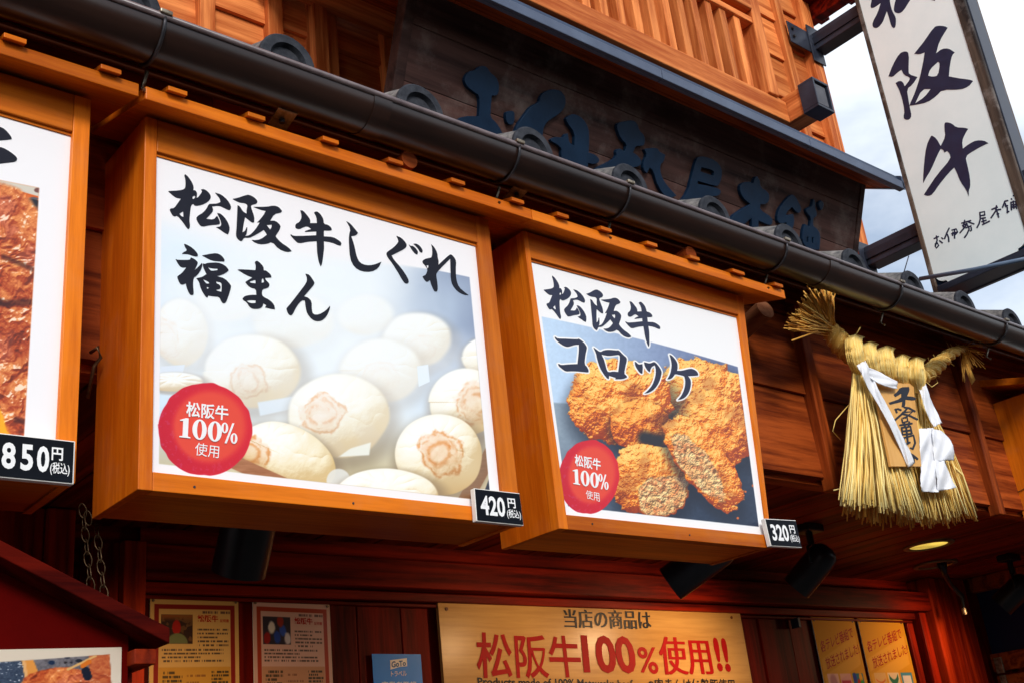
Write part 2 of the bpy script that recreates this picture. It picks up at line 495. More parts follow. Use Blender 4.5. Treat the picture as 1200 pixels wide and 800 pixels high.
class Canvas:
    """picture on a plane quad; positions are given where the motif sits in the photographed print"""
    def __init__(s, pl, q, w, h):
        s.pl, s.w, s.h = pl, w, h
        s.U, s.Vv = np.meshgrid((np.arange(w) + .5) / w, (np.arange(h) + .5) / h)
        bl, br, tr, tl = q
        u = (bl[0] * (1 - s.U) + br[0] * s.U) * (1 - s.Vv) + (tl[0] * (1 - s.U) + tr[0] * s.U) * s.Vv
        v = (bl[1] * (1 - s.U) + br[1] * s.U) * (1 - s.Vv) + (tl[1] * (1 - s.U) + tr[1] * s.U) * s.Vv
        X = pl.o.x + pl.u.x * u + pl.v.x * v; Y = pl.o.y + pl.u.y * u + pl.v.y * v; Z = pl.o.z + pl.u.z * u + pl.v.z * v
        a = X * CR.x + Y * CR.y + Z * CR.z; b = X * CU.x + Y * CU.y + Z * CU.z; c = X * CF.x + Y * CF.y + Z * CF.z
        s.x = 600 + FOC * a / c; s.y = 400 - FOC * b / c
        s.rgb = np.ones((h, w, 3))
    def put(s, mask, col):
        col = np.asarray(col, float)
        if col.ndim == 1: col = col[None, None, :]
        s.rgb = s.rgb * (1 - mask[..., None]) + col * mask[..., None]
    def rect(s, u0, u1, v0, v1, col, e=0.002):
        m = sst(u0 - e, u0 + e, s.U) * sst(u1 + e, u1 - e, s.U) * sst(v0 - e, v0 + e, s.Vv) * sst(v1 + e, v1 - e, s.Vv)
        s.put(m, col)
    def poly(s, pts, soft=0.6):
        """convex polygon mask in photo coordinates"""
        m = np.ones_like(s.x)
        n = len(pts)
        ar = sum(pts[i][0] * pts[(i + 1) % n][1] - pts[(i + 1) % n][0] * pts[i][1] for i in range(n))
        if ar < 0: pts = pts[::-1]
        for i in range(n):
            (ax, ay), (bx, by) = pts[i], pts[(i + 1) % n]
            L = math.hypot(bx - ax, by - ay)
            d = ((bx - ax) * (s.y - ay) - (by - ay) * (s.x - ax)) / L
            m = m * sst(-soft, soft, d)
        return m
    def dist_line(s, ax, ay, bx, by):
        dx, dy = bx - ax, by - ay; L2 = dx * dx + dy * dy + 1e-9
        t = np.clip(((s.x - ax) * dx + (s.y - ay) * dy) / L2, 0, 1)
        return np.hypot(s.x - ax - t * dx, s.y - ay - t * dy)
    def material(s, name, rough=0.35, coat=0.2):
        img = bpy.data.images.new(name, s.w, s.h)
        a = np.ones((s.h, s.w, 4), np.float32); a[..., :3] = np.clip(s.rgb, 0, 1)
        img.pixels.foreach_set(a.ravel()); img.update(); img.pack()
        m, n, l, bs = new_mat(name)
        ti = n.new('ShaderNodeTexImage'); ti.image = img; ti.extension = 'EXTEND'
        l.new(ti.outputs[0], bs.inputs['Base Color'])
        bs.inputs['Roughness'].default_value = rough
        bs.inputs['Coat Weight'].default_value = coat
        bs.inputs['Coat Roughness'].default_value = 0.15
        tcn = n.new('ShaderNodeTexCoord'); rn = n.new('ShaderNodeTexNoise'); rn.inputs['Scale'].default_value = 3.0; rn.inputs['Detail'].default_value = 2
        bpn = n.new('ShaderNodeBump'); bpn.inputs['Strength'].default_value = 0.25; bpn.inputs['Distance'].default_value = 0.004
        l.new(tcn.outputs['Object'], rn.inputs['Vector']); l.new(rn.outputs[0], bpn.inputs['Height']); l.new(bpn.outputs[0], bs.inputs['Coat Normal'])
        return m

def print_sheet(name, pl, q, h, mat, parent, label=None, n=10):
    """flat print on quad q (bl, br, tr, tl) with UVs"""
    org = origin_of(parent)
    bl, br, tr, tl = q
    vs, uv, fs = [], [], []
    for j in range(n + 1):
        for i in range(n + 1):
            s, r = i / n, j / n
            u = (bl[0] * (1 - s) + br[0] * s) * (1 - r) + (tl[0] * (1 - s) + tr[0] * s) * r
            v = (bl[1] * (1 - s) + br[1] * s) * (1 - r) + (tl[1] * (1 - s) + tr[1] * s) * r
            vs.append(tuple(pl.pt(u, v, h) - org)); uv.append((s, r))
    for j in range(n):
        for i in range(n):
            k = j * (n + 1) + i
            fs.append((k, k + 1, k + n + 2, k + n + 1))
    me = bpy.data.meshes.new(name)
    me.from_pydata(vs, [], fs)
    uvl = me.uv_layers.new(name='UVMap')
    for lp in me.loops: uvl.data[lp.index].uv = uv[lp.vertex_index]
    me.materials.append(mat)
    o = bpy.data.objects.new(name, me); COL.objects.link(o); o.parent = parent
    o['org'] = [org.x, org.y, org.z]
    if label: o['label'] = label
    return o
# =================================================================== SETTING
g = MB(); g.add([(-60, -60, -1.6), (60, -60, -1.6), (60, 60, -1.6), (-60, 60, -1.6)], [(0, 1, 2, 3)])
M_ground = mottled('stone_pavement', (0.05, 0.045, 0.04), (0.09, 0.08, 0.07), 0.85, 3, bump=0.2)
solo('ground', g, M_ground, kind='structure')

# ------------------------------------------------------------------ the shop building
B = thing('shop_building', 'wooden shop front in orange and red-brown boards behind the signs', 'building', (2.2, 2.6, -1.6))

def lap_board(name, x0, x1, z0, z1, Y, mat, proud=0.016):
    m = MB()
    m.hexa([(x0, Y - proud, z0), (x1, Y - proud, z0), (x1, Y + 0.012, z0), (x0, Y + 0.012, z0),
            (x0, Y - 0.003, z1), (x1, Y - 0.003, z1), (x1, Y + 0.012, z1), (x0, Y + 0.012, z1)])
    return part(name, m, mat, B)

# upper storey boards, in bays between the battens
UY = 2.3
bat_up = [(-0.55, -0.51), (0.02, 0.06), (0.55, 0.59), (1.092, 1.135), (1.292, 1.338), (1.425, 1.47), (1.478, 1.515), (1.675, 1.722), (2.25, 2.29), (2.85, 2.89), (3.40, 3.44), (3.885, 3.935)]
edges = [-1.2] + [(a + b) / 2 for a, b in bat_up] + [4.07]
for i in range(len(edges) - 1):
    st = 0.109 if i >= len(edges) - 2 else (0.0 if i % 2 == 0 else 0.012)
    for k in range(-3, 9):
        z0 = 2.07 + st + 0.2185 * k
        lap_board('wall_board', edges[i] + 0.001, edges[i + 1] - 0.001, z0, z0 + 0.2160, UY, M_upX)
for a, b in bat_up:
    d = 0.055 if 1.42 < a < 1.47 else 0.035
    part('batten', MB().box(a, b, UY - d, UY + 0.01, 1.45, 4.05), M_upZ, B, bev=0.002)
part('corner_post', MB().box(4.07, 4.147, UY - 0.05, UY + 0.05, 1.4, 4.05), M_upZ, B, bev=0.003)
part('side_wall', MB().box(4.10, 4.14, UY + 0.05, 5.5, 1.75, 4.05), M_upZ, B)
part('backing_wall', MB().box(-1.2, 4.10, UY + 0.014, UY + 0.06, 1.45, 4.05), M_clX, B)
# verge of the upper roof
part('verge_board', MB().box(4.10, 4.26, 1.62, 2.9, 3.36, 3.40), M_rdX, B)
part('verge_beam', MB().box(4.16, 4.215, 1.70, 2.9, 3.28, 3.36), M_rdX, B, bev=0.003)
for i in range(6):
    y = 1.72 + i * 0.17
    part('rafter_end', MB().box(4.215, 4.275, y, y + 0.05, 3.31, 3.36), M_rdX, B, bev=0.003)
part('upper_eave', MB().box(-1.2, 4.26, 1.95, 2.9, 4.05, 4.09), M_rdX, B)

# lower wall between gutter and soffit
LY = 2.0
for x0, x1 in ((-1.2, 0.99), (0.99, 2.015), (2.015, 3.04), (3.04, 4.065), (4.065, 5.09), (5.09, 6.4)):
    for z0, z1 in ((0.867, 1.146), (1.146, 1.426), (1.426, 1.60)):
        lap_board('wall_board', x0 + 0.001, x1 - 0.001, z0, z1 - 0.003, LY, M_clX, 0.014)
for x in (-0.03, 0.99, 2.015, 3.04, 4.065, 5.09):
    part('batten', MB().box(x, x + 0.045, LY - 0.042, LY, 0.826, 1.45), M_clZ, B, bev=0.003)
part('wall_sill', MB().box(-1.2, 6.4, LY + 0.012, LY + 0.06, 0.850, 1.7), M_clX, B)

# soffit boards run from the wall to the recessed shop front
x = -1.2; i = 0
while x < 6.4:
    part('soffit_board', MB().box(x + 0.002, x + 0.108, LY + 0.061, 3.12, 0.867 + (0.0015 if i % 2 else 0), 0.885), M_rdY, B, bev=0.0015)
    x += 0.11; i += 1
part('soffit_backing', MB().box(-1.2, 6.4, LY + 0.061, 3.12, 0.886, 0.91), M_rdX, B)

# recessed shop front
part('frieze_board', MB().box(1.31, 5.26, 3.10, 3.12, 0.79, 0.867), M_rdX, B)
part('beam', MB().box(1.285, 5.30, 3.0, 3.10, 0.705, 0.795), M_rdX, B, bev=0.004)
part('lintel', MB().box(1.25, 5.27, 3.045, 3.10, 0.672, 0.7), M_rdX, B, bev=0.003)
part('lintel_strip', MB().box(1.25, 5.27, 3.065, 3.10, 0.658, 0.668), M_rdX, B, bev=0.002)
part('door_post', MB().box(1.145, 1.222, 3.03, 3.12, -1.6, 0.80), M_rdZ, B, bev=0.003)
part('door_post', MB().box(1.224, 1.286, 3.0, 3.12, -1.6, 0.80), M_post, B, bev=0.003)
x = 1.28; i = 0
wd = [0.17, 0.21, 0.16, 0.19, 0.17, 0.2, 0.18]
while x < 5.1:
    w = wd[i % 7]
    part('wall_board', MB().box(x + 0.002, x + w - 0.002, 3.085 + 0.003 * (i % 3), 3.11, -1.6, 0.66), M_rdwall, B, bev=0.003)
    x += w; i += 1
part('backing_wall', MB().box(-1.3, 6.4, 3.122, 3.16, -1.6, 0.9), M_rdX, B)
part('door_jamb', MB().box(5.115, 5.165, 3.06, 3.12, -1.6, 0.655), M_rdZ, B, bev=0.003)
part('door_jamb', MB().box(5.175, 5.235, 3.02, 3.12, -1.6, 0.70), M_rdZ, B, bev=0.003)
part('post', MB().box(5.262, 5.40, 2.99, 3.12, -1.6, 0.866), M_post, B, bev=0.006)
part('post', MB().box(5.402, 5.57, 2.965, 3.12, -1.6, 0.866), M_post, B, bev=0.006)
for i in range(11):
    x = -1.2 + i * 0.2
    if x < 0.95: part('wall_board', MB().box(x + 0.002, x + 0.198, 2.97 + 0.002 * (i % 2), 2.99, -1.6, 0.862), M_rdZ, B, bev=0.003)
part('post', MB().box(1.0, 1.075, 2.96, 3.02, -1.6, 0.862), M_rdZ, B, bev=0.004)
# partition at the right: navy curtain over a wooden dado
part('partition_beam', MB().box(5.60, 5.72, 2.10, 2.96, 0.795, 0.866), M_clX, B, bev=0.003)
part('navy_curtain', MB().box(5.66, 5.68, 2.06, 2.96, 0.49, 0.80), M_navywall, B)
part('dado_rail', MB().box(5.63, 5.68, 2.06, 2.96, 0.405, 0.49), M_clX, B, bev=0.004)
part('dado', MB().box(5.65, 5.68, 2.06, 2.96, -1.6, 0.385), M_clX, B)
part('hinge', MB().box(5.62, 5.632, 2.90, 2.94, 0.395, 0.47).box(5.625, 5.636, 2.905, 2.935, 0.34, 0.385), M_zinc, B, bev=0.002)
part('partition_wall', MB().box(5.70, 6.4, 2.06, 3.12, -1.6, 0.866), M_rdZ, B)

# ------------------------------------------------------------------ lower tiled roof
T = thing('tiled_roof', 'row of grey round-ended roof tiles along the eaves above the gutter', 'roof', (2.2, 1.9, 1.4))
SL = math.tan(math.radians(24))
def roofz(y): return 1.494 + (y - 1.752) * SL
part('roof_deck', MB().hexa([(-1.2, 1.79, 1.475), (6.4, 1.79, 1.475), (6.4, 2.29, roofz(2.29) - 0.03), (-1.2, 2.29, roofz(2.29) - 0.03),
                             (-1.2, 1.79, 1.490), (6.4, 1.79, 1.490), (6.4, 2.29, roofz(2.29) - 0.012), (-1.2, 2.29, roofz(2.29) - 0.012)]), M_rdX, T)
TP = 0.3443
def tile_body(x):
    m = MB(); n = 10; rows = []
    for (y, r) in ((1.756, 0.0645), (1.88, 0.061), (1.885, 0.065), (2.05, 0.061), (2.055, 0.065), (2.28, 0.061)):
        zc = roofz(y) + 0.012
        rows.append([(x + r * math.cos(math.pi * k / n), y, zc + r * math.sin(math.pi * k / n)) for k in range(n + 1)])
    vs = [p for r in rows for p in r]; fs = []
    for i in range(len(rows) - 1):
        for k in range(n): fs.append((i * (n + 1) + k, i * (n + 1) + k + 1, (i + 1) * (n + 1) + k + 1, (i + 1) * (n + 1) + k))
    return m.add(vs, fs)
def tile_cap(x):
    m = MB(); n = 28; y = 1.744
    zc = roofz(1.752) + 0.016
    prof = [(0.001, 0.012), (0.038, 0.012), (0.043, 0.0), (0.061, 0.0), (0.0655, 0.004), (0.0655, 0.012), (0.061, 0.015)]
    vs = [(x + r * math.cos(2 * math.pi * k / n), y + d, zc + r * math.sin(2 * math.pi * k / n)) for r, d in prof for k in range(n)]
    fs = []
    for i in range(len(prof) - 1):
        for k in range(n):
            k2 = (k + 1) % n
            fs.append((i * n + k, i * n + k2, (i + 1) * n + k2, (i + 1) * n + k))
    fs.append(tuple(range(n)))
    return m.add(vs, fs)
for k in range(-5, 14):
    x = 0.985 + TP * (k - 0) + 0.65 - 0.002
    x = 1.7285 + TP * (k - 3) + 0.0
    c = part('round_tile', tile_body(x), M_kawara, T, angle=40)
    part('tile_end_disc', tile_cap(x), M_kdark, c, angle=40)
    # curved pan between two round tiles
    m = MB(); n = 8; rows = []
    for y in (1.747, 1.90, 1.905, 2.08, 2.085, 2.28):
        lift = 0.008 if y in (1.905, 2.085, 1.747) else 0.0
        rows.append([(x + 0.05 + (TP - 0.10) * q / n, y, roofz(y) + lift + 0.012 - 0.022 * math.sin(math.pi * q / n)) for q in range(n + 1)])
    rows2 = [[(a, b, c2 - 0.014) for a, b, c2 in r] for r in rows]
    allr = rows + rows2[::-1]
    vs = [p for r in allr for p in r]; fs = []; R_ = len(allr)
    for i in range(R_):
        for q in range(n): fs.append((i * (n + 1) + q, ((i + 1) % R_) * (n + 1) + q, ((i + 1) % R_) * (n + 1) + q + 1, i * (n + 1) + q + 1))
    part('pan_tile', m.add(vs, fs), M_kawara, T, angle=40)

# ------------------------------------------------------------------ gutter
GY, GZ, GR = 1.6950, 1.411, 0.0565
G = thing('roof_gutter', 'long dark brown half-round gutter running under the roof tiles', 'gutter', (2.2, GY, 1.25))
def half_round(x0, x1, r0, r1):
    m = MB(); n = 22
    prof = [(GY - r1 * math.cos(math.pi * k / n), GZ - r1 * math.sin(math.pi * k / n)) for k in range(n + 1)]
    inn = [(GY - r0 * math.cos(math.pi * k / n), GZ - r0 * math.sin(math.pi * k / n)) for k in range(n + 1)][::-1]
    ring = prof + inn
    N = len(ring)
    vs = [(x0, y, z) for y, z in ring] + [(x1, y, z) for y, z in ring]
    fs = [(i, i + N, (i + 1) % N + N, (i + 1) % N) for i in range(N)]
    fs += [tuple(range(N)), tuple(range(N, 2 * N))[::-1]]
    return m.add(vs, fs)
seams = [-1.2, 0.27, 1.20, 2.80, 4.54, 6.4]
for a, b in zip(seams[:-1], seams[1:]):
    part('gutter_length', half_round(a, b - 0.001, GR - 0.003, GR), M_gutter, G, angle=35)
part('gutter_lip', MB().tube([(-1.2, GY - GR - 0.001, GZ + 0.002), (6.4, GY - GR - 0.001, GZ + 0.002)], 0.0065, 8), mottled('gutter_lip_paint', (0.10, 0.075, 0.08), (0.19, 0.15, 0.155), 0.3, 20, bump=0.02), G, smooth=True)
for x in (0.27, 1.20, 2.80, 4.54):
    part('gutter_joint', half_round(x - 0.022, x + 0.022, GR + 0.0002, GR + 0.0022), M_gutter, G, angle=35)
for xx in (-0.37, 0.719, 1.572, 1.934, 2.567, 3.156, 3.82, 4.49, 5.18):
    m = MB()
    arc = [(xx, GY - (GR + 0.004) * math.cos(math.pi * k / 14), GZ - (GR + 0.004) * math.sin(math.pi * k / 14)) for k in range(15)]
    m.tube(arc, 0.0035, 6)
    h = part('gutter_hanger', m, M_hanger, G, smooth=True)
    part('clip', MB().box(xx - 0.012, xx + 0.012, GY - GR - 0.012, GY - GR + 0.018, GZ + 0.003, GZ + 0.012), M_zinc, h, bev=0.002)
    part('rod', MB().tube([(xx + 0.006, GY + 0.03, GZ - 0.060), (xx + 0.004, GY + 0.045, GZ - 0.09), (xx, GY + 0.03, GZ - 0.105)], 0.004, 6), M_zinc, h, smooth=True)

# under the eaves: boards, conduit, pegs, brackets
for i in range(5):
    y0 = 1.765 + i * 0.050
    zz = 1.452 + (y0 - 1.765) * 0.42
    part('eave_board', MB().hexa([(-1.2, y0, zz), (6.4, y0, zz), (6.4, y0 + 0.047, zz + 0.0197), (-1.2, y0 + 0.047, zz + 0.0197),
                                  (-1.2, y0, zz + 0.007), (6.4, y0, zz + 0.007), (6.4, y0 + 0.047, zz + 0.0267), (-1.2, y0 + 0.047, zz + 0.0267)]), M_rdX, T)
solo('cable_conduit', MB().tube([(-1.2, 1.93, 1.508), (6.4, 1.93, 1.508)], 0.009, 8), mottled('brown_conduit', (0.07, 0.02, 0.01), (0.12, 0.035, 0.015), 0.4, 10), 'thin brown conduit fixed along the underside of the eaves', 'pipe', smooth=True)
for (px, py, r, nm) in ((480, 187, 0.022, 'small round red-brown peg end under the eaves above the bun sign'), (810, 297, 0.022, 'small round red-brown peg end under the eaves above the croquette sign')):
    p = P(px, py, Y=1.82)
    solo('round_peg', MB().cyl((p.x, 1.82, p.z), (p.x, 2.0, p.z), r, 18), M_clX, nm, 'peg', group='round pegs under the eaves', angle=40)
p = P(897, 362, Y=1.86)
solo('round_log', MB().cyl((p.x, 1.86, p.z), (p.x + 0.02, 2.0, p.z - 0.03), 0.032, 20), wood('pale_log', (0.22, 0.07, 0.03), (0.34, 0.13, 0.06), 'Y', 0.6), 'short dull brown log end beside the straw rope tuft', 'log', angle=40)
for (px, py, nm) in ((330, 143, 'small steel plate under the gutter above the left end of the bun sign'), (605, 229, 'small steel plate under the gutter where the two middle sign roofs meet')):
    p = P(px, py, Y=1.74)
    m = MB().hexa([(p.x - 0.022, 1.712, p.z + 0.010), (p.x + 0.022, 1.712, p.z + 0.010), (p.x + 0.022, 1.765, p.z - 0.004), (p.x - 0.022, 1.765, p.z - 0.004),
                   (p.x - 0.022, 1.712, p.z + 0.014), (p.x + 0.022, 1.712, p.z + 0.014), (p.x + 0.022, 1.765, p.z), (p.x - 0.022, 1.765, p.z)])
    s = solo('steel_plate', m, M_zinc, nm, 'bracket', group='steel plates under the eaves', bev=0.001)
    part('bolt', MB().cyl((p.x, 1.738, p.z - 0.004), (p.x, 1.738, p.z + 0.004), 0.006, 8), M_hanger, s)

# ------------------------------------------------------------------ canopy, balcony
cs = math.tan(math.radians(28))
CN = thing('name_board_canopy', 'small dark blue metal-edged roof sheltering the carved name board', 'roof', (2.4, 1.78, 1.97))
def sheet(x0, x1, y0, y1, zb, th):
    a = lambda y: zb + (y - 1.78) * cs
    return MB().hexa([(x0, y0, a(y0)), (x1, y0, a(y0)), (x1, y1, a(y1)), (x0, y1, a(y1)), (x0, y0, a(y0) + th), (x1, y0, a(y0) + th), (x1, y1, a(y1) + th), (x0, y1, a(y1) + th)])
for i in range(6):
    y0 = 1.80 + i * 0.08
    part('underside_board', sheet(1.25, 3.62, y0, min(y0 + 0.077, 2.262), 1.968, 0.018), M_clX, CN)
part('metal_sheet', sheet(1.24, 3.63, 1.79, 2.262, 1.988, 0.03), M_roofmetal, CN)
xs = [1.235, 1.6, 2.33, 3.06, 3.636]
for a, b in zip(xs[:-1], xs[1:]):
    m = MB().box(a, b - 0.0015, 1.776, 1.786, 1.966, 1.998)
    m.box(a, b - 0.0015, 1.786, 1.80, 1.966, 1.985)
    part('edge_flashing', m, mottled('blue_grey_flashing', (0.05, 0.065, 0.11), (0.085, 0.11, 0.17), 0.35, 6, bump=0.02), CN, bev=0.002)
part('end_flashing', sheet(3.625, 3.637, 1.776, 2.262, 1.966, 0.056), M_roofmetal, CN)

BL = thing('balcony_railing', 'orange wooden balcony railing with square balusters above the name board', 'railing', (2.0, 1.9, 2.17))
part('bottom_rail', MB().box(1.25, 3.175, 1.9, 1.98, 2.170, 2.258), M_upX, BL, bev=0.004)
part('floor_edge', MB().box(1.25, 3.175, 1.98, 2.26, 2.172, 2.20), M_upX, BL)
k = 0; x = -1.16 + 0.0794 * 31
while x < 3.03:
    part('baluster', MB().box(x, x + 0.034, 1.905, 1.945, 2.258, 2.56), M_upZ, BL, bev=0.002)
    x += 0.0794; k += 1
part('middle_rail', MB().box(1.25, 3.07, 1.895, 1.955, 2.56, 2.585), M_upX, BL, bev=0.003)
part('top_rail', MB().box(1.25, 3.07, 1.885, 1.965, 2.615, 2.68), M_upX, BL, bev=0.004)
part('end_post', MB().box(3.07, 3.128, 1.89, 1.96, 2.258, 2.95), M_upZ, BL, bev=0.004)
part('inner_rail', MB().box(1.25, 3.05, 2.03, 2.055, 2.30, 2.33), M_upX, BL, bev=0.002)
for i in range(12):
    part('inner_slat', MB().box(1.27 + i * 0.155, 1.35 + i * 0.155, 2.055, 2.07, 2.2, 2.9), M_upZ, BL, bev=0.002)
bj = part('floor_beam', MB().box(3.178, 3.262, 1.82, 2.26, 2.175, 2.285), M_upY, BL, bev=0.004)
m = MB().box(3.172, 3.268, 1.775, 1.84, 2.170, 2.180).box(3.172, 3.268, 1.775, 1.84, 2.281, 2.291).box(3.172, 3.181, 1.775, 1.84, 2.180, 2.281).box(3.259, 3.268, 1.775, 1.84, 2.180, 2.281).box(3.181, 3.259, 1.788, 1.80, 2.180, 2.281)
part('metal_cap', m, M_steelblue, bj, bev=0.0015)
m = MB().box(3.19, 3.25, 1.782, 1.787, 2.19, 2.272)
part('cap_panel', m, mottled('dull_slate_metal', (0.05, 0.05, 0.06), (0.1, 0.1, 0.115), 0.5, 20), bj)

# ------------------------------------------------------------------ carved name board
t22 = math.atan(0.404)
NBp = Plane(V(0, 1.9, 2.033), V(1, 0, 0), V(0, -math.sin(t22), math.cos(t22)))
NB = thing('carved_name_board', 'big weathered dark wooden name board with raised navy characters above the gutter', 'sign board', (2.55, 2.0, 1.68))
zt, zb = 0.06, -0.40
rows = [(-0.40, -0.255), (-0.255, -0.10), (-0.10, 0.06)]
for i, (a, b) in enumerate(rows):
    part('board', MB().slab(NBp, rectq(1.517, 3.568, a + 0.0006, b - 0.0006), -0.045, 0.0), M_board, NB, bev=0.0015)
part('end_batten', MB().slab(NBp, rectq(1.500, 1.532, zb, zt), -0.04, 0.004), M_board, NB, bev=0.003)
part('end_batten', MB().slab(NBp, rectq(3.556, 3.585, zb, zt), -0.04, 0.004), M_board, NB, bev=0.003)
cM, cN, cO = (530, 70, 8.89), (630, 100, 6.156), (790, 170, 6.153)
carved = [
 ([[(100,210),(120,160),(155,128),(220,118),(250,82),(290,72),(335,85),(368,145),(430,190),(462,270),(455,360),(430,382),(385,380),(375,500),(370,610),(430,660),(485,745),(505,820),(480,950),(300,1000),(60,940),(-20,850),(-60,700),(20,640),(90,595),(250,598),(258,500),(255,380),(200,345),(130,290),(105,240)]], cM),
 ([[(530,570),(545,545),(600,540),(625,560),(622,650),(605,685),(565,685),(535,650)]], cM),
 ([[(0,90),(30,50),(90,32),(150,42),(185,90),(185,150),(155,200),(90,245),(45,275),(20,330),(20,480),(-60,480),(-60,400),(-190,400),(-183,325),(-145,259),(-103,203),(-68,155),(-6,127)]], cN),
 ([[(75,395),(110,375),(165,385),(180,355),(200,352),(210,420),(245,440),(250,350),(190,270),(185,240),(220,215),(260,215),(310,245),(350,310),(355,400),(350,490),(400,505),(430,540),(420,565),(380,575),(345,565),(345,650),(200,650),(160,600),(150,500),(155,460),(120,430),(80,410)]], cN),
 ([[(550,310),(560,275),(620,262),(660,255),(700,275),(715,330),(755,370),(755,430),(735,445),(690,440),(670,490),(710,515),(735,560),(715,590),(660,600),(560,600),(440,640),(385,615),(420,590),(500,555),(550,520),(545,475),(570,458),(610,480),(625,430),(580,390)]], cN),
 ([[(750,465),(800,455),(850,458),(860,485),(905,505),(890,560),(865,575),(870,650),(910,720),(985,800),(920,830),(850,740),(815,620),(790,600),(770,640),(740,610),(745,550),(770,510)]], cN),
 ([[(150,90),(200,85),(280,115),(325,170),(325,240),(300,300),(270,298),(150,262),(150,285),(230,298),(310,320),(320,345),(300,370),(230,375),(190,400),(190,470),(100,470),(20,420),(80,340),(110,220),(130,140)],[(178,165),(250,180),(270,200),(262,225),(170,195)]], cO),
 ([[(450,310),(470,275),(520,265),(550,280),(565,235),(580,228),(600,260),(605,310),(660,340),(672,390),(650,430),(605,430),(600,470),(690,525),(692,570),(670,585),(590,550),(590,650),(540,640),(540,530),(460,600),(350,640),(390,520),(460,470),(530,430),(470,380)]], cO),
 ([[(820,360),(850,365),(900,455),(890,490),(870,495),(830,450),(790,490),(790,510),(840,500),(850,560),(830,620),(800,620),(790,560),(760,570),(725,560),(725,500),(750,440)]], cO),
 ([[(985,390),(1000,410),(1000,460),(1012,490),(1010,520),(985,530),(985,590),(1010,600),(1040,650),(1030,760),(950,760),(900,700),(910,610),(925,570),(960,590),(968,530),(935,490),(930,465),(960,450),(975,440)],[(938,665),(948,668),(946,705),(936,700)],[(975,670),(985,672),(983,712),(973,708)]], cO),
 ([[(1020,420),(1040,402),(1065,420),(1055,465),(1040,475),(1025,450)]], cO)]
for comp, crop in carved:
    cc = px_comps([comp], crop, NBp.uv)
    o = part('carved_character', outlines_mb(NBp, cc, -0.001, 0.012), M_navy, NB)
    b = o.modifiers.new('bevel', 'BEVEL'); b.width = 0.004; b.segments = 2; b.limit_method = 'ANGLE'; b.angle_limit = math.radians(60)

# ------------------------------------------------------------------ projecting sign
SX, ST = 4.06, 0.14
VS = thing('hanging_vertical_sign', 'tall white projecting sign with big brush characters on dark blue steel arms', 'sign', (SX + ST / 2, 1.76, 1.717))
sp = Plane(V(SX, 0, 0), V(0, -1, 0), V(0, 0, 1))       # faces -X
Yb, Yf, Z0, Z1 = 1.985, 1.535, 1.717, 3.80
M_stileframe = M_poststripe
part('sign_case', MB().box(SX + 0.018, SX + ST - 0.018, Yf + 0.004, Yb - 0.004, Z0 + 0.004, Z1 - 0.004), M_steelblue, VS)
for xx in (SX, SX + ST - 0.022):
    part('frame_stile', MB().box(xx, xx + 0.022, Yb - 0.020, Yb, Z0, Z1), M_poststripe, VS, bev=0.004)
    part('frame_stile', MB().box(xx, xx + 0.022, Yf, Yf + 0.042, Z0, Z1), M_poststripe, VS, bev=0.004)
    part('frame_rail', MB().box(xx, xx + 0.022, Yf + 0.042, Yb - 0.020, Z0, Z0 + 0.028), M_steelblue, VS, bev=0.003)
    part('frame_rail', MB().box(xx, xx + 0.022, Yf + 0.042, Yb - 0.020, Z1 - 0.04, Z1), M_steelblue, VS, bev=0.003)
part('front_board', MB().box(SX + 0.023, SX + ST - 0.023, Yf - 0.004, Yf + 0.003, Z0 + 0.002, Z1 - 0.002), M_steelblue, VS, bev=0.002)
uL, uR, vB, vT = -(Yb - 0.018), -(Yf + 0.040), Z0 + 0.026, Z1 - 0.038
def notch(cx, cy, sx, sy, r=0.052, n=7):
    pts = [(cx + sx * r, cy), (cx + sx * (r * 0.86), cy + sy * 0.012)]
    for k in range(n + 1):
        a = math.pi / 2 * k / n
        pts.append((cx + sx * (r * 0.84 - r * 0.72 * math.sin(a)), cy + sy * (0.012 + r * 0.72 * (1 - math.cos(a)))))
    pts += [(cx + sx * 0.006, cy + sy * (r * 0.9)), (cx, cy + sy * r)]
    return pts
face = []
face += notch(uL, vB, 1, 1)[::-1]
face += notch(uR, vB, -1, 1)
face += notch(uR, vT, -1, -1)[::-1]
face += notch(uL, vT, 1, -1)
part('backing_panel', MB().box(SX + 0.012, SX + 0.017, Yf + 0.03, Yb - 0.01, Z0 + 0.01, Z1 - 0.01), M_navy, VS)
part('white_face', MB().prism(Plane(V(SX, 0, 0), V(0, -1, 0), V(0, 0, 1)), face, -0.0115, -0.004), M_white, VS)
cI, cJ, cK, cL = (1010, 0, 10), (1030, 20, 6.4), (1070, 135, 8), (1085, 225, 10.435)
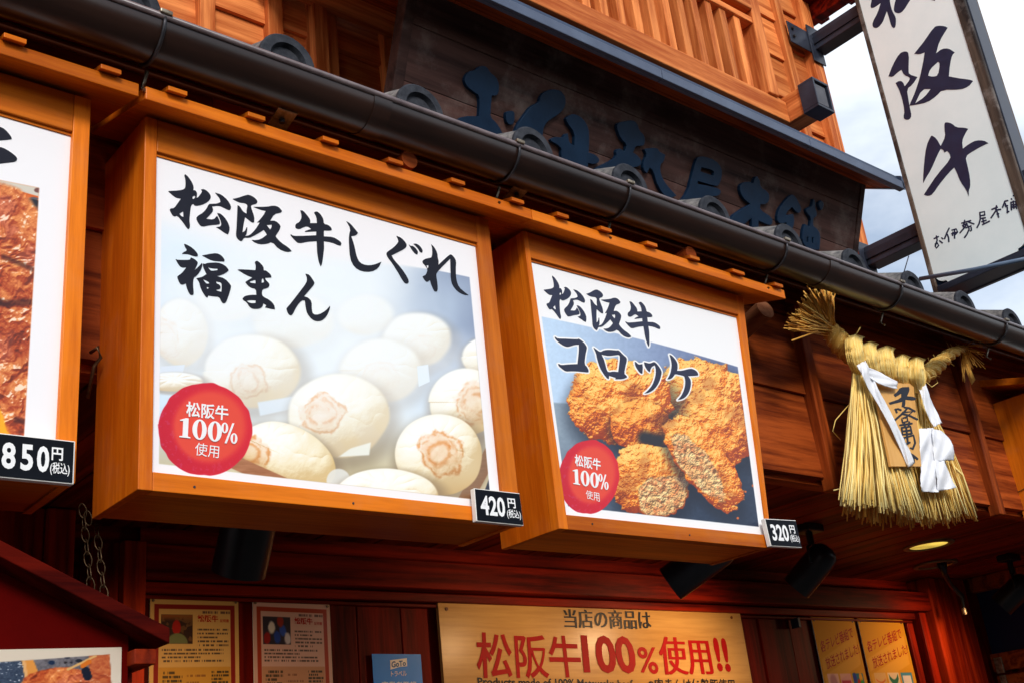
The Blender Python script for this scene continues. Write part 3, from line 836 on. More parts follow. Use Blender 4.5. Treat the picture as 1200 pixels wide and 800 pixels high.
big = [
 ([[(110,0),(95,70),(105,95),(140,90),(215,35),(180,150),(120,260),(120,310),(145,330),(185,325),(240,260),(265,190),(287,130),(310,200),(340,310),(370,332),(390,310),(395,230),(385,190),(350,128),(330,60),(320,0),(330,-80),(440,-150),(430,-200),(330,-170),(330,-330),(290,-380),(220,-360),(215,-150),(60,-90),(10,-40),(40,-10)]], cI),
 ([[(600,-60),(560,0),(480,130),(430,158),(385,147),(368,120),(375,60),(390,0),(430,-90),(500,-200),(560,-190)]], cI),
 ([[(620,-260),(700,-200),(860,-60),(850,10),(760,-20),(640,-150),(590,-220)]], cI),
 ([[(430,-260),(470,-300),(500,-250),(470,-160),(420,-60),(400,-120)]], cI),
 ([[(68,445),(100,360),(150,272),(195,255),(222,270),(218,400),(222,430),(285,450),(250,505),(205,540),(218,620),(228,680),(242,740),(225,770),(195,770),(180,755),(190,700),(160,570),(122,495),(150,478),(175,485),(190,520),(230,470),(225,450),(185,435),(165,395),(130,420),(100,450)]], cJ),
 ([[(262,275),(330,190),(410,75),(440,65),(490,68),(512,80),(450,180),(425,272),(470,238),(520,235),(565,265),(545,285),(530,350),(520,445),(600,460),(680,470),(702,480),(670,520),(610,545),(470,545),(430,590),(360,640),(265,660),(225,665),(235,640),(270,560),(305,450),(330,330),(340,265),(300,280)],[(365,440),(380,390),(440,335),(455,350),(440,440),(400,448)],[(268,648),(320,540),(385,540),(340,600)]], cJ),
 ([[(290,75),(310,65),(360,78),(400,115),(480,118),(512,128),(480,180),(455,240),(462,315),(520,270),(590,235),(660,238),(702,262),(640,290),(560,335),(485,385),(505,470),(530,590),(532,670),(518,705),(518,760),(495,700),(440,625),(410,545),(382,490),(330,540),(240,650),(180,740),(140,758),(98,745),(140,680),(220,560),(350,410),(340,360),(315,335),(290,350),(280,325),(255,315),(225,370),(160,520),(120,580),(92,635),(90,600),(100,440),(120,290),(160,200),(175,190),(215,220),(255,290),(300,200),(290,130)]], cK)]
cc = []
for comp, crop in big: cc += px_comps([comp], crop, sp.uv)
part('brush_lettering', outlines_mb(sp, cc, -0.0041, -0.0032), M_inkblue, VS)
small = [[(92,572),(150,545)],[(122,535),(132,590),(108,665),(122,688),(150,655),(135,625),(105,640)],[(160,595),(198,625)],[(185,560),(205,575)],
 [(280,440),(250,500),(222,575)],[(255,515),(272,560),(275,612)],[(310,468),(365,452),(382,490),(350,525)],[(345,460),(345,570)],[(308,512),(385,490)],[(325,490),(320,535)],
 [(430,382),(545,350)],[(470,345),(450,430)],[(440,410),(500,385)],[(510,365),(585,392)],[(410,502),(455,450),(490,400)],[(480,440),(550,415)],[(500,400),(525,455)],[(548,432),(552,470),(535,478)],[(525,455),(495,520),(465,560)],
 [(652,252),(712,240),(715,285)],[(655,252),(660,330),(645,390),(618,440)],[(668,290),(715,282)],[(665,325),(725,315)],[(690,320),(705,392)],[(675,365),(735,345)],[(685,402),(775,355)],
 [(798,215),(872,185)],[(858,165),(850,230),(790,320)],[(850,222),(912,212)],[(850,200),(872,260),(885,312)],[(862,272),(888,266)],
 [(1000,105),(962,112),(932,190)],[(965,135),(975,185)],[(962,165),(998,168)],[(990,185),(992,258)],[(985,252),(1012,236)],
 [(1040,80),(1048,92)],[(1062,48),(1075,40)],[(1030,128),(1092,115),(1105,205)],[(1035,130),(1042,222)],[(1062,108),(1072,205)],[(1040,160),(1098,152)],[(1042,185),(1100,180)]]
cc = []
for st in small:
    poly = stroke_poly(st, 17)
    cc.append(([sp.uv(cL[0] + x / cL[2], cL[1] + y / cL[2]) for x, y in poly], []))
part('small_lettering', outlines_mb(sp, cc, -0.0041, -0.0034, 0.00002), M_inkblue, VS)
for za, zb_ in ((3.068, 3.157), (1.968, 2.055)):
    a = part('support_arm', MB().box(4.09, 4.17, 1.50, 2.245, za, zb_), M_steelblue, VS, bev=0.003)
    # channel groove on the side
    part('arm_flange', MB().box(4.083, 4.0895, 1.986, 2.245, za + 0.028, zb_ - 0.026), mottled('blue_black_steel', (0.01, 0.012, 0.02), (0.02, 0.024, 0.04), 0.4, 8), a)
part('wall_plate', MB().box(3.915, 4.15, 2.246, 2.252, 3.05, 3.165).box(4.06, 4.15, 2.238, 2.245, 3.0, 3.20), M_steelblue, VS, bev=0.002)
part('wall_plate', MB().box(4.05, 4.16, 2.246, 2.252, 1.94, 2.08), M_steelblue, VS, bev=0.002)
for zz in (3.085, 3.13):
    part('bolt', MB().cyl((3.94, 2.246, zz), (3.94, 2.236, zz), 0.008, 8), M_hanger, VS)
pa, pb = P(1078, 327, X=4.03), P(1215, 301, X=4.03)
part('stay_pipe', MB().tube([pa, (pa + pb) / 2 + V(0, 0, -0.004), pb], 0.009, 8), mottled('blue_grey_pipe', (0.07, 0.11, 0.18), (0.12, 0.17, 0.25), 0.4, 10), VS, smooth=True)
w0 = P(1065, 300, X=4.08); w1 = P(1060, 318, X=4.08); w2 = P(1054, 332, X=4.08)
part('wire', MB().tube([w0, w1 + V(0, 0, 0.002), w2], 0.0022, 5), M_steelblue, VS, smooth=True)

# =================================================================== BOX SIGNS
FY = 1.8
FP = facade(FY)
def q_on(pl, pts): return [pl.uv(*p) for p in pts]       # bl, br, tr, tl

def roof_board(parent, x0, x1, tabs):
    yf, yb = 1.727, 1.996
    zf, zbk = 1.289, 1.364
    th = 0.0285
    part('roof_board', MB().hexa([(x0, yf, zf), (x1, yf, zf), (x1, yb, zbk), (x0, yb, zbk), (x0, yf, zf + th), (x1, yf, zf + th), (x1, yb, zbk + th), (x0, yb, zbk + th)]), M_boxX, parent, bev=0.002)
    sl = (zbk - zf) / (yb - yf)
    for (px, py, w) in tabs:
        x = P(px, py, Y=yf).x
        y0 = yf - 0.014
        z = zf + th + 0.0008
        a = lambda y: z + (y - yf) * sl
        lean = 0.03 if w > 0.045 else 0.0
        part('roof_slat', MB().hexa([(x - w / 2 - lean, y0, a(y0)), (x + w / 2 - lean, y0, a(y0)), (x + w / 2, yb - 0.01, a(yb)), (x - w / 2, yb - 0.01, a(yb)),
             (x - w / 2 - lean, y0, a(y0) + 0.010), (x + w / 2 - lean, y0, a(y0) + 0.010), (x + w / 2, yb - 0.01, a(yb) + 0.010), (x - w / 2, yb - 0.01, a(yb) + 0.010)]), M_boxX, parent, bev=0.0012)

def sign_box(name, label, x0, x1b, x1t, q, group, tabs, rx0, rx1, screws=()):
    """wooden light box: q = inner opening (bl, br, tr, tl)"""
    z0, zt = 0.565, 1.300
    t = thing(name, label, 'sign', ((x0 + x1b) / 2, 1.9, z0), group)
    bl, br, tr, tl = q
    d0, d1 = -0.022, 0.006
    part('frame_stile', MB().slab(FP, [(x0, z0), (bl[0], z0), (tl[0], zt), (x0, zt)], d0, d1), M_boxZ, t, bev=0.0015)
    part('frame_stile', MB().slab(FP, [(br[0], z0), (x1b, z0), (x1t, zt), (tr[0], zt)], d0, d1), M_boxZ, t, bev=0.0015)
    part('frame_rail', MB().slab(FP, [(bl[0] + 0.0004, z0), (br[0] - 0.0004, z0), (br[0] - 0.0004, br[1]), (bl[0] + 0.0004, bl[1])], d0, d1 - 0.0005), M_boxX, t, bev=0.0015)
    part('frame_rail', MB().slab(FP, [(tl[0] + 0.0004, tl[1]), (tr[0] - 0.0004, tr[1]), (tr[0] - 0.0004, zt), (tl[0] + 0.0004, zt)], d0, d1 - 0.0005), M_boxX, t, bev=0.0015)
    part('inner_bead', MB().slab(FP, [(tl[0], tl[1] - 0.006), (tr[0], tr[1] - 0.006), (tr[0], tr[1] + 0.0), (tl[0], tl[1] + 0.0)], d0, -0.001), M_boxX, t)
    part('side_panel', MB().box(x0 + 0.001, x0 + 0.016, 1.8225, 1.996, z0 + 0.001, zt), M_boxZ, t, bev=0.001)
    part('side_panel', MB().hexa([(x1b - 0.016, 1.8225, z0 + 0.001), (x1b - 0.001, 1.8225, z0 + 0.001), (x1b - 0.001, 1.996, z0 + 0.001), (x1b - 0.016, 1.996, z0 + 0.001),
                                  (x1t - 0.016, 1.8225, zt), (x1t - 0.001, 1.8225, zt), (x1t - 0.001, 1.996, zt), (x1t - 0.016, 1.996, zt)]), M_boxZ, t, bev=0.001)
    part('bottom_panel', MB().box(x0 + 0.0165, x1b - 0.0165, 1.8225, 1.994, z0 + 0.004, z0 + 0.016), M_boxX, t)
    roof_board(t, rx0, rx1, tabs)
    for (px, py) in screws:
        u, v = FP.uv(px, py)
        part('screw', MB().cyl(FP.pt(u, v, 0.004), FP.pt(u, v, 0.0068), 0.0022, 10), M_hanger, t)
    return t

def price_tag(px_quad, body, label, edge=0.010, digits=(0.06, 0.64), single=True, single_digits=()):
    pl = facade(1.778)
    q = q_on(pl, px_quad)
    bl, br, tr, tl = q
    t = thing('price_card', label, 'price tag', (sum(p[0] for p in q) / 4, 1.785, min(p[1] for p in q)), 'price cards on the sign boxes')
    part('card', MB().slab(pl, q, -0.013, 0.0), M_cardw, t, bev=0.0012)
    def at(s, r):
        u = (bl[0] * (1 - s) + br[0] * s) * (1 - r) + (tl[0] * (1 - s) + tr[0] * s) * r
        v = (bl[1] * (1 - s) + br[1] * s) * (1 - r) + (tl[1] * (1 - s) + tr[1] * s) * r
        return (u, v)
    def sub(s0, s1, r0, r1): return [at(s0, r0), at(s1, r0), at(s1, r1), at(s0, r1)]
    part('black_face', MB().slab(pl, sub(0.015, 0.985, 0.03, 0.97), 0.0001, 0.0012), M_tag, t)
    mb = MB()
    if single: fit_text(mb, pl, body, sub(digits[0], digits[1], 0.20, 0.80), 0.0018, 0.028)
    else:
        for ch_, sa, sb in single_digits: fit_text(mb, pl, ch_, sub(sa, sb, 0.20, 0.80), 0.0018, 0.03)
    k_ = 1.0 if single else 0.55
    fit_text(mb, pl, '円', sub(digits[1] + 0.07 * k_, digits[1] + 0.24 * k_, 0.50, 0.80), 0.0018, 0.022)
    fit_text(mb, pl, '(税込)', sub(digits[1] + 0.03, min(0.965, digits[1] + 0.31 * (k_ + 0.07)), 0.16, 0.46), 0.0018, 0.012)
    part('price_lettering', mb, M_whitep, t)
    return t

def badge_paint(c, cx, cy, rx, ry, rot=0.0):
    dx, dy = c.x - cx, c.y - cy
    ca, sa = math.cos(rot), math.sin(rot)
    ex, ey = (dx * ca + dy * sa) / rx, (-dx * sa + dy * ca) / ry
    r = np.hypot(ex, ey); th = np.arctan2(ey, ex)
    rough = (vnoise(th * 6 + 30, r * 0 + 3) - 0.5) * 0.03
    outer = sst(1.0, 0.975, r + rough)
    inner = sst(0.80, 0.72, r + 0.05 * np.cos(th - 2.6) + rough)
    # brushed ring, thicker at the lower left
    tt = np.clip((-ex * 0.8 + ey * 0.55 + 0.9) / 1.8, 0, 1)
    dry = sst(0.62, 0.72, fbm(c.x, c.y, 3.0, 3)) * 0.6 * tt
    ring = np.stack([0.84 - 0.06 * tt, 0.08 - 0.06 * tt + 0.22 * dry, 0.16 + 0.0 * tt + 0.22 * dry], -1)
    c.put(outer, ring)
    c.put(outer * sst(0.86, 0.66, r + 0.16 * (-ex * 0.7 + ey * 0.5)), np.array([0.89, 0.27, 0.19]))
    gap = sst(0.06, 0.0, np.abs(th - 1.25) - 0.28) * sst(0.80, 0.83, r) * sst(0.97, 0.94, r)
    return gap

def relief(c, h, L):
    """lambert shading of a printed subject's height map (in photo units)"""
    sx = abs(float(np.median(np.diff(c.x, axis=1)))); sy = abs(float(np.median(np.diff(c.y, axis=0))))
    gx = np.gradient(h, axis=1) / sx; gy = -np.gradient(h, axis=0) / sy
    nz_ = 1 / np.sqrt(1 + gx * gx + gy * gy)
    l_ = math.sqrt(sum(v * v for v in L))
    return np.clip((-gx * L[0] - gy * L[1] + L[2]) * nz_ / l_, 0, 1), -gx * nz_, -gy * nz_

# ---------------------------------------------------------------- bun sign
qb = [(0.7775, 0.5985), (1.549, 0.5955), (1.5535, 1.2295), (0.7760, 1.2295)]
bun_tabs = [(205, 108, .038), (297, 138, .038), (384, 169, .038), (460, 193, .038), (533, 216, .038), (603, 240, .038)]
S2 = sign_box('wooden_sign_box', 'amber wooden sign box with the steamed bun poster, the largest one in the middle', 0.752, 1.594, 1.594, qb,
              'wooden sign boxes over the shop front', bun_tabs, 0.7238, 1.6725, [(226, 571), (412, 590), (560, 606)])
c = Canvas(FP, qb, 860, 720)
n1 = fbm(c.x, c.y, 90, 4); n2 = fbm(c.x + 300, c.y, 40, 4)
c.rgb[:] = (0.955, 0.95, 0.955)
top = 252 + (c.x - 190) * 0.215 + 6 * np.sin((c.x - 190) / 75.0)
fade = 30 * sst(520, 300, c.x) + 1.2
m = sst(0.018, 0.021, c.U) * sst(0.968, 0.964, c.U) * sst(0.027, 0.031, c.Vv) * sst(top - fade * 0.2, top + fade, c.y)
def bgcol():
    t = sst(430, 575, c.x) * sst(540, 360, c.y)
    base = np.stack([0.83 + 0 * c.x, 0.91 + 0 * c.x, 0.97 + 0 * c.x], -1)
    mist = sst(200, 330, c.x) * sst(560, 430, c.x)
    base = base * (1 - 0.75 * mist[..., None]) + np.array([0.93, 0.955, 0.97]) * 0.75 * mist[..., None]
    dark = np.array([0.42, 0.47, 0.60])
    k = (t * (0.45 + 0.8 * n1))[..., None].clip(0, 0.95)
    base = base * (1 - k) + dark * k
    low = sst(470, 560, c.y)[..., None]
    ground = np.array([0.80, 0.74, 0.58]) + (n2[..., None] - 0.5) * 0.15
    return base * (1 - low * 0.9) + ground * low * 0.9
c.put(m, bgcol())
# steamer tray edge
def band(ax, ay, bx, by, w, col, alpha=1.0):
    d = c.dist_line(ax, ay, bx, by)
    gr = (fbm(c.x * 0.5 + c.y, c.y * 3, 6, 3) - 0.5)[..., None] * 0.14
    c.put(m * sst(w + 0.8, w - 0.8, d) * alpha, np.array(col)[None, None, :] + gr)
dk = c.poly([(185, 505), (330, 575), (480, 600), (180, 570)], 1.5) * m
c.put(dk, np.array([0.10, 0.10, 0.13]))
def bun(cx, cy, rx, ry, haze, rot=0.0, swirl=None, warm=0.0, seed=0):
    ca, sa = math.cos(rot), math.sin(rot)
    dx, dy = c.x - cx, c.y - cy
    ex, ey = (dx * ca + dy * sa) / rx, (-dx * sa + dy * ca) / ry
    ey2 = ey
    wob = 0.05 * (vnoise(np.arctan2(ey, ex) * 1.9 + seed * 7 + 20, 0 * ex + seed) - 0.5)
    r = np.hypot(ex, ey2) + wob
    R0 = min(rx, ry)
    # relief: dome, pleats gathered towards the crown, doughy unevenness
    dome = np.sqrt(np.clip(1 - np.clip(r, 0, 1) ** 2, 0, 1))
    kx, ky = (swirl[0] * 0.6, -0.25) if swirl else (0.0, -0.3)
    ang = np.arctan2(ex - kx, -(ey - ky)); rr_ = np.hypot(ex - kx, ey - ky)
    warp = 2.2 * fbm(c.x + seed * 60, c.y, 30, 3)
    pleat = np.abs(np.sin(ang * 5.0 + warp * 2.4 + rr_ * 1.3 + seed)) ** 0.7
    pm = sst(0.15, 0.55, rr_) * sst(0.62, -0.35, ey) * (0.35 + 1.1 * vnoise(ex * 2.2 + 9, ey * 2.2 + seed))
    h = R0 * 0.95 * dome + 2.0 * pleat * pm * (1 - 0.6 * haze) + 2.4 * (fbm(c.x + seed * 31, c.y, 22, 3) - 0.5) + 0.35 * fbm(c.x + seed * 3, c.y, 3, 3)
    lam, nx_, ny_ = relief(c, h, (-0.42, -0.66, 0.62))
    rim = np.clip(1 - dome, 0, 1)
    lit = np.clip(0.30 + 0.78 * lam - 0.16 * sst(0.1, 1.0, ey) - 0.10 * rim, 0, 1.08)
    lo = np.array([0.76, 0.62, 0.40]); mi = np.array([0.97, 0.935, 0.83]); hi = np.array([1.0, 0.995, 0.97])
    q3 = lit[..., None]
    col = np.where(q3 < 0.6, lo * (1 - q3 / 0.6) + mi * (q3 / 0.6), mi * (1 - (q3 - 0.6) / 0.4) + hi * ((q3 - 0.6) / 0.4))
    tint = (sst(0.50, 0.75, fbm(c.x + seed * 17, c.y + 5, 26, 3)) * 0.22 + warm * 0.35)[..., None] * (1.1 - lit[..., None])
    col = col * (1 - tint) + np.array([0.90, 0.72, 0.34]) * tint
    if swirl:
        sx, sy, sr, st = swirl
        qx, qy = (ex - sx) / sr, (ey - sy) / (sr * 1.22)
        q = np.hypot(qx, qy); qa = np.arctan2(qy, qx)
        q = q * (0.55 + 0.95 * fbm(c.x + seed * 40, c.y + 7, 22, 4, 0.6))
        brk = sst(0.34, 0.62, fbm(c.x + 90 + seed * 9, c.y, 11, 4, 0.6))
        inside = sst(1.08, 0.65, q)
        line = np.exp(-((q - 0.92) / 0.085) ** 2) * (0.15 + 0.85 * brk) + 0.75 * np.exp(-((q - 0.50 - 0.07 * np.sin(qa * 2 + seed)) / 0.10) ** 2) * brk + 0.45 * np.exp(-((q - 0.72) / 0.05) ** 2) * (1 - brk)
        k = np.clip(inside * (0.10 + 0.30 * fbm(c.x + 200 + seed, c.y, 9, 3)) + line * 0.72, 0, 0.9) * st
        col = col * (1 - k[..., None]) + np.array([0.86, 0.52, 0.22]) * (0.75 + 0.3 * lit[..., None]) * k[..., None]
    mk = m * sst(1.0 + haze * 0.05, 1.0 - (1.6 + 5.0 * haze) / min(rx, ry), r)
    shd = m * sst(1.30, 0.92, np.hypot(ex - 0.08, (ey - 0.16))) * (1 - haze) * 0.6
    c.put(shd, np.array([0.50, 0.42, 0.33]))
    hz = np.array([0.925, 0.945, 0.95])
    hzk = np.clip(haze * (0.75 + 0.5 * fbm(c.x + 70, c.y, 60, 3)) - 0.10 * sst(0.3, -0.8, ey) * (haze < 0.9), 0, 0.95)[..., None]
    col = col * (1 - hzk) + hz * hzk
    c.put(mk, np.clip(col, 0, 0.99))
band(300, 556, 372, 578, 5.5, (0.62, 0.40, 0.26))
bun(345, 375, 50, 34, 0.90, seed=1)
bun(268, 352, 40, 26, 0.93, seed=14)
bun(430, 368, 36, 26, 0.93, seed=15)
bun(490, 397, 43, 33, 0.62, seed=2, swirl=(0.1, 0.35, 0.45, .25))
bun(213, 389, 33, 41, 0.42, seed=3, swirl=(-0.6, 0.2, 0.5, .5))
c.put(c.poly([(190, 428), (218, 426), (214, 440), (190, 444)]) * m, (0.80, 0.86, 0.93))
bun(448, 433, 50, 39, 0.66, seed=4, swirl=(0.0, 0.25, 0.45, .3))
bun(580, 417, 39, 27, 0.16, seed=5, swirl=(0.3, 0.35, 0.5, .7))
c.put(c.poly([(490, 428), (503, 426), (505, 446), (492, 452)]) * m, (0.88, 0.93, 0.97))
bun(297, 434, 59, 44, 0.42, seed=6, swirl=(-0.1, 0.25, 0.42, .75))
c.put(c.poly([(303, 470), (352, 462), (352, 476), (306, 486)], 1.5) * m, (0.86, 0.90, 0.93))
bun(547, 470, 44, 40, 0.12, seed=7, swirl=(0.25, 0.05, 0.62, .9))
c.put(c.poly([(452, 478), (458, 475), (458, 496), (452, 495)]) * m, (0.90, 0.93, 0.96))
bun(398, 486, 60, 50, 0.30, seed=8, swirl=(-0.32, 0.0, 0.40, .95), warm=0.2)
c.put(c.poly([(412, 524), (436, 517), (434, 532), (398, 534)], 1.2) * m, (0.93, 0.93, 0.88))
band(592, 502, 545, 588, 8.5, (0.60, 0.38, 0.24))
c.put(c.poly([(592, 510), (600, 600), (560, 600)], 0.8) * m, (0.13, 0.16, 0.24))
bun(516, 531, 52, 49, 0.03, rot=0.15, seed=9, swirl=(0.0, -0.02, 0.48, 1.0), warm=0.25)
bun(205, 446, 36, 12, 0.0, seed=10)
bun(338, 534, 60, 38, 0.0, rot=0.42, seed=11, swirl=(-0.72, 0.35, 0.42, 1.0), warm=0.75)
c.put(sst(15, 13, c.dist_line(398, 562, 402, 572)) * m * 0.9, (0.90, 0.90, 0.87))
bun(453, 580, 62, 33, 0.0, seed=12, warm=0.1)
bun(330, 600, 40, 8, 0.0, seed=13)
band(262, 534, 352, 574, 8.0, (0.66, 0.43, 0.28))
# steam drifting over everything
st = m * np.clip(fbm(c.x - 0.3 * c.y, c.y * 1.4, 120, 5) * 1.9 - 0.72, 0, 1) * sst(540, 400, c.y) * sst(600, 500, c.x) * 0.95
c.put(st, (0.94, 0.955, 0.965))
plume = m * np.exp(-((c.x - 405 - 0.35 * (c.y - 420)) / 75.0) ** 2) * sst(545, 430, c.y) * (0.35 + 0.65 * fbm(c.x - 0.4 * c.y, c.y * 0.8, 50, 4)) * 0.62
c.put(plume, (0.965, 0.975, 0.975))
plume = m * np.exp(-((c.x - 250) / 60.0) ** 2) * sst(430, 370, c.y) * 0.35
c.put(plume, (0.95, 0.965, 0.97))
badge_paint(c, 241.5, 501.5, 55.5, 55, 0.1)
matp = c.material('steamed_bun_print')
print_sheet('poster_print', FP, qb, -0.004, matp, S2)

def halo_strokes(canvas, comps_px, w):
    """white outline printed round the characters"""
    for loop in comps_px:
        x0 = min(p[0] for p in loop) - 6; x1 = max(p[0] for p in loop) + 6; y0 = min(p[1] for p in loop) - 6; y1 = max(p[1] for p in loop) + 6
        sel = (canvas.x > x0) & (canvas.x < x1) & (canvas.y > y0) & (canvas.y < y1)
        xs_, ys_ = canvas.x[sel], canvas.y[sel]
        if xs_.size == 0: continue
        d = np.full(xs_.shape, 1e9)
        for i in range(len(loop)):
            ax, ay = loop[i - 1]; bx, by = loop[i]
            dx, dy = bx - ax, by - ay; L2 = dx * dx + dy * dy + 1e-9
            t = np.clip(((xs_ - ax) * dx + (ys_ - ay) * dy) / L2, 0, 1)
            d = np.minimum(d, np.hypot(xs_ - ax - t * dx, ys_ - ay - t * dy))
        k = sst(w + 0.7, w - 0.4, d)[:, None]
        canvas.rgb[sel] = canvas.rgb[sel] * (1 - k) + 0.96 * k

cA, cB, cC, cD, cE, c4, c3 = (190, 195, 8), (330, 210, 10), (430, 255, 8), (200, 280, 10), (270, 295, 8.89), (300, 200, 4), (190, 195, 8)
G_matsu = [
 [[(222,68),(250,90),(290,150),(303,190),(300,218),(322,222),(336,250),(330,290),(345,285),(385,230),(372,212),(400,207),(440,235),(466,275),(455,310),(410,345),(345,365),(310,362),(300,345),(278,360),(270,420),(262,500),(270,560),(258,582),(240,575),(205,520),(150,455),(125,465),(105,455),(78,405),(85,388),(120,388),(160,330),(185,295),(140,290),(105,265),(65,228),(80,225),(160,222),(220,208),(228,170),(225,110),(215,80)],
  [(290,280),(310,268),(320,280),(305,300),(293,300)], [(168,440),(205,415),(208,468),(190,465)]],
 [[(505,242),(560,258),(620,310),(655,370),(648,402),(630,405),(580,380),(540,362),(475,370),(488,410),(460,445),(420,487),(490,495),(520,460),(530,470),(553,525),(540,540),(460,545),(400,558),(370,555),(345,525),(325,480),(345,455),(390,430),(425,390),(445,347),(465,347),(520,345),(555,330),(548,295),(520,262)]],
 [[(525,432),(560,440),(610,495),(640,560),(638,600),(625,632),(600,622),(555,590),(515,565),(550,560),(565,540),(552,490),(532,452)]]]
G_saka = [
 [[(670,300),(720,290),(780,268),(820,260),(870,285),(902,320),(895,345),(850,355),(838,365),(850,410),(872,470),(870,520),(850,522),(810,490),(785,470),(770,540),(760,615),(785,600),(800,565),(807,570),(800,630),(785,650),(830,640),(880,590),(925,520),(898,520),(920,500),(960,450),(980,412),(925,400),(865,375),(990,375),(1050,362),(1100,375),(1132,415),(1120,430),(1060,440),(1020,505),(1070,505),(1120,550),(1110,590),(1075,640),(1070,655),(1120,710),(1190,755),(1222,790),(1180,800),(1100,770),(1040,700),(990,722),(920,725),(870,705),(848,685),(880,688),(930,680),(985,640),(990,630),(960,590),(930,610),(870,645),(825,665),(775,662),(760,690),(745,698),(710,670),(700,640),(705,580),(710,480),(715,360),(735,370),(765,420),(800,440),(800,400),(810,360),(790,340),(740,335),(700,320)],
  [(985,545),(1035,540),(1035,565),(1020,588)]]]
G_ushi = [
 [[(230,360),(260,362),(310,420),(345,470),(345,510),(425,510),(420,440),(390,385),(410,372),(440,380),(480,425),(500,470),(505,520),(550,528),(590,560),(598,590),(580,597),(505,595),(505,665),(610,672),(670,705),(712,740),(705,772),(680,772),(600,735),(505,720),(508,800),(500,870),(484,990),(468,1016),(445,960),(428,860),(425,800),(422,720),(320,725),(210,748),(165,710),(112,650),(118,640),(145,660),(250,660),(415,652),(418,605),(350,608),(285,612),(285,600),(360,578),(310,542),(260,560),(220,580),(175,570),(170,540),(180,515),(215,500),(240,460),(245,420)]]]
G_shi = [[[(428,235),(445,245),(470,275),(482,290),(472,302),(450,305),(465,350),(475,400),(490,430),(520,442),(555,440),(592,425),(578,455),(545,472),(500,470),(465,450),(445,410),(440,340),(440,300),(448,270)]]]
G_gu = [[[(285,168),(330,185),(375,235),(382,265),(360,290),(290,325),(238,352),(262,395),(330,470),(390,560),(402,600),(390,615),(365,612),(340,580),(300,510),(250,430),(200,365),(190,335),(200,315),(260,275),(305,225),(300,200)]],
 [[(402,250),(415,262),(440,262),(470,290),(488,320),(480,342),(460,335),(430,300)]], [[(445,242),(470,240),(505,262),(532,305),(525,325),(505,318),(490,290),(465,262)]]]
G_re = [[[(612,248),(640,275),(668,330),(672,380),(680,400),(678,440),(720,400),(780,345),(800,342),(830,375),(845,410),(840,480),(845,580),(870,650),(930,700),(960,722),(920,720),(860,690),(810,630),(795,570),(792,480),(790,380),(720,450),(660,515),(658,545),(670,620),(672,680),(655,692),(635,680),(610,620),(600,580),(575,600),(555,590),(530,550),(540,540),(560,535),(580,480),(550,440),(530,420),(530,400),(550,385),(590,375),(615,370),(622,330),(620,280)], [(565,445),(585,440),(585,460),(575,475)]]]
G_fuku = [
 [[(168,52),(200,62),(270,105),(320,160),(330,190),(315,200),(265,190),(220,170),(145,168),(150,155),(190,135),(200,120),(175,85)]],
 [[(68,232),(90,240),(200,242),(238,235),(245,212),(285,228),(328,268),(322,290),(290,360),(330,325),(372,277),(383,290),(368,350),(320,420),(275,450),(270,540),(280,630),(272,650),(240,648),(215,610),(190,540),(190,512),(145,530),(115,515),(85,440),(95,425),(140,395),(195,325),(140,328),(105,300)]],
 [[(380,188),(470,170),(545,160),(600,185),(640,235),(638,257),(570,255),(490,245),(430,215)]],
 [[(388,282),(410,290),(440,275),(560,270),(640,300),(690,355),(680,375),(620,410),(545,430),(640,455),(715,535),(715,570),(690,650),(660,735),(630,750),(605,730),(580,670),(510,665),(450,655),(440,680),(420,670),(380,610),(355,550),(345,500),(312,455),(330,450),(380,440),(430,405),(400,345),(388,310)],
  [(440,320),(480,335),(560,340),(560,360),(490,370),(470,360)], [(380,460),(450,490),(465,515),(430,520),(410,500)], [(430,552),(465,565),(435,582)], [(540,490),(600,500),(610,540),(605,615),(545,600),(545,588),(590,580),(595,555),(580,530),(545,515)]]]
G_ma = [[[(275,90),(300,95),(352,150),(355,190),(380,192),(430,235),(435,262),(370,265),(375,290),(412,325),(415,350),(400,370),(340,385),(335,440),(350,465),(420,500),(465,550),(472,592),(440,590),(370,572),(385,550),(350,530),(345,565),(310,588),(240,588),(205,565),(180,520),(140,495),(135,480),(160,455),(220,445),(280,445),(275,380),(225,370),(185,340),(165,310),(180,298),(240,262),(170,235),(85,182),(110,178),(270,188),(275,140),(262,105)],
 [(205,305),(270,285),(272,325),(215,320)], [(335,275),(350,270),(362,305),(350,318),(333,318)], [(172,505),(220,495),(275,500),(270,530),(215,532)]]]
G_n = [[[(792,225),(830,235),(875,300),(885,325),(870,350),(775,460),(820,475),(855,515),(855,600),(870,650),(930,650),(1000,610),(1045,560),(1045,590),(1010,670),(960,712),(910,718),(860,700),(810,640),(795,580),(785,500),(750,500),(700,560),(655,650),(635,658),(610,640),(592,590),(600,575),(640,530),(740,400),(800,320),(810,275)]]]
title2 = []
for gl, cr in ((G_matsu, cA), (G_saka, cA), (G_ushi, cB), (G_shi, c4), (G_gu, cC), (G_re, cC), (G_fuku, cD), (G_ma, cE), (G_n, cE)):
    title2 += px_comps(gl, cr, FP.uv)
part('brush_lettering', outlines_mb(FP, title2, -0.0039, -0.003, 0.00002), M_ink, S2)

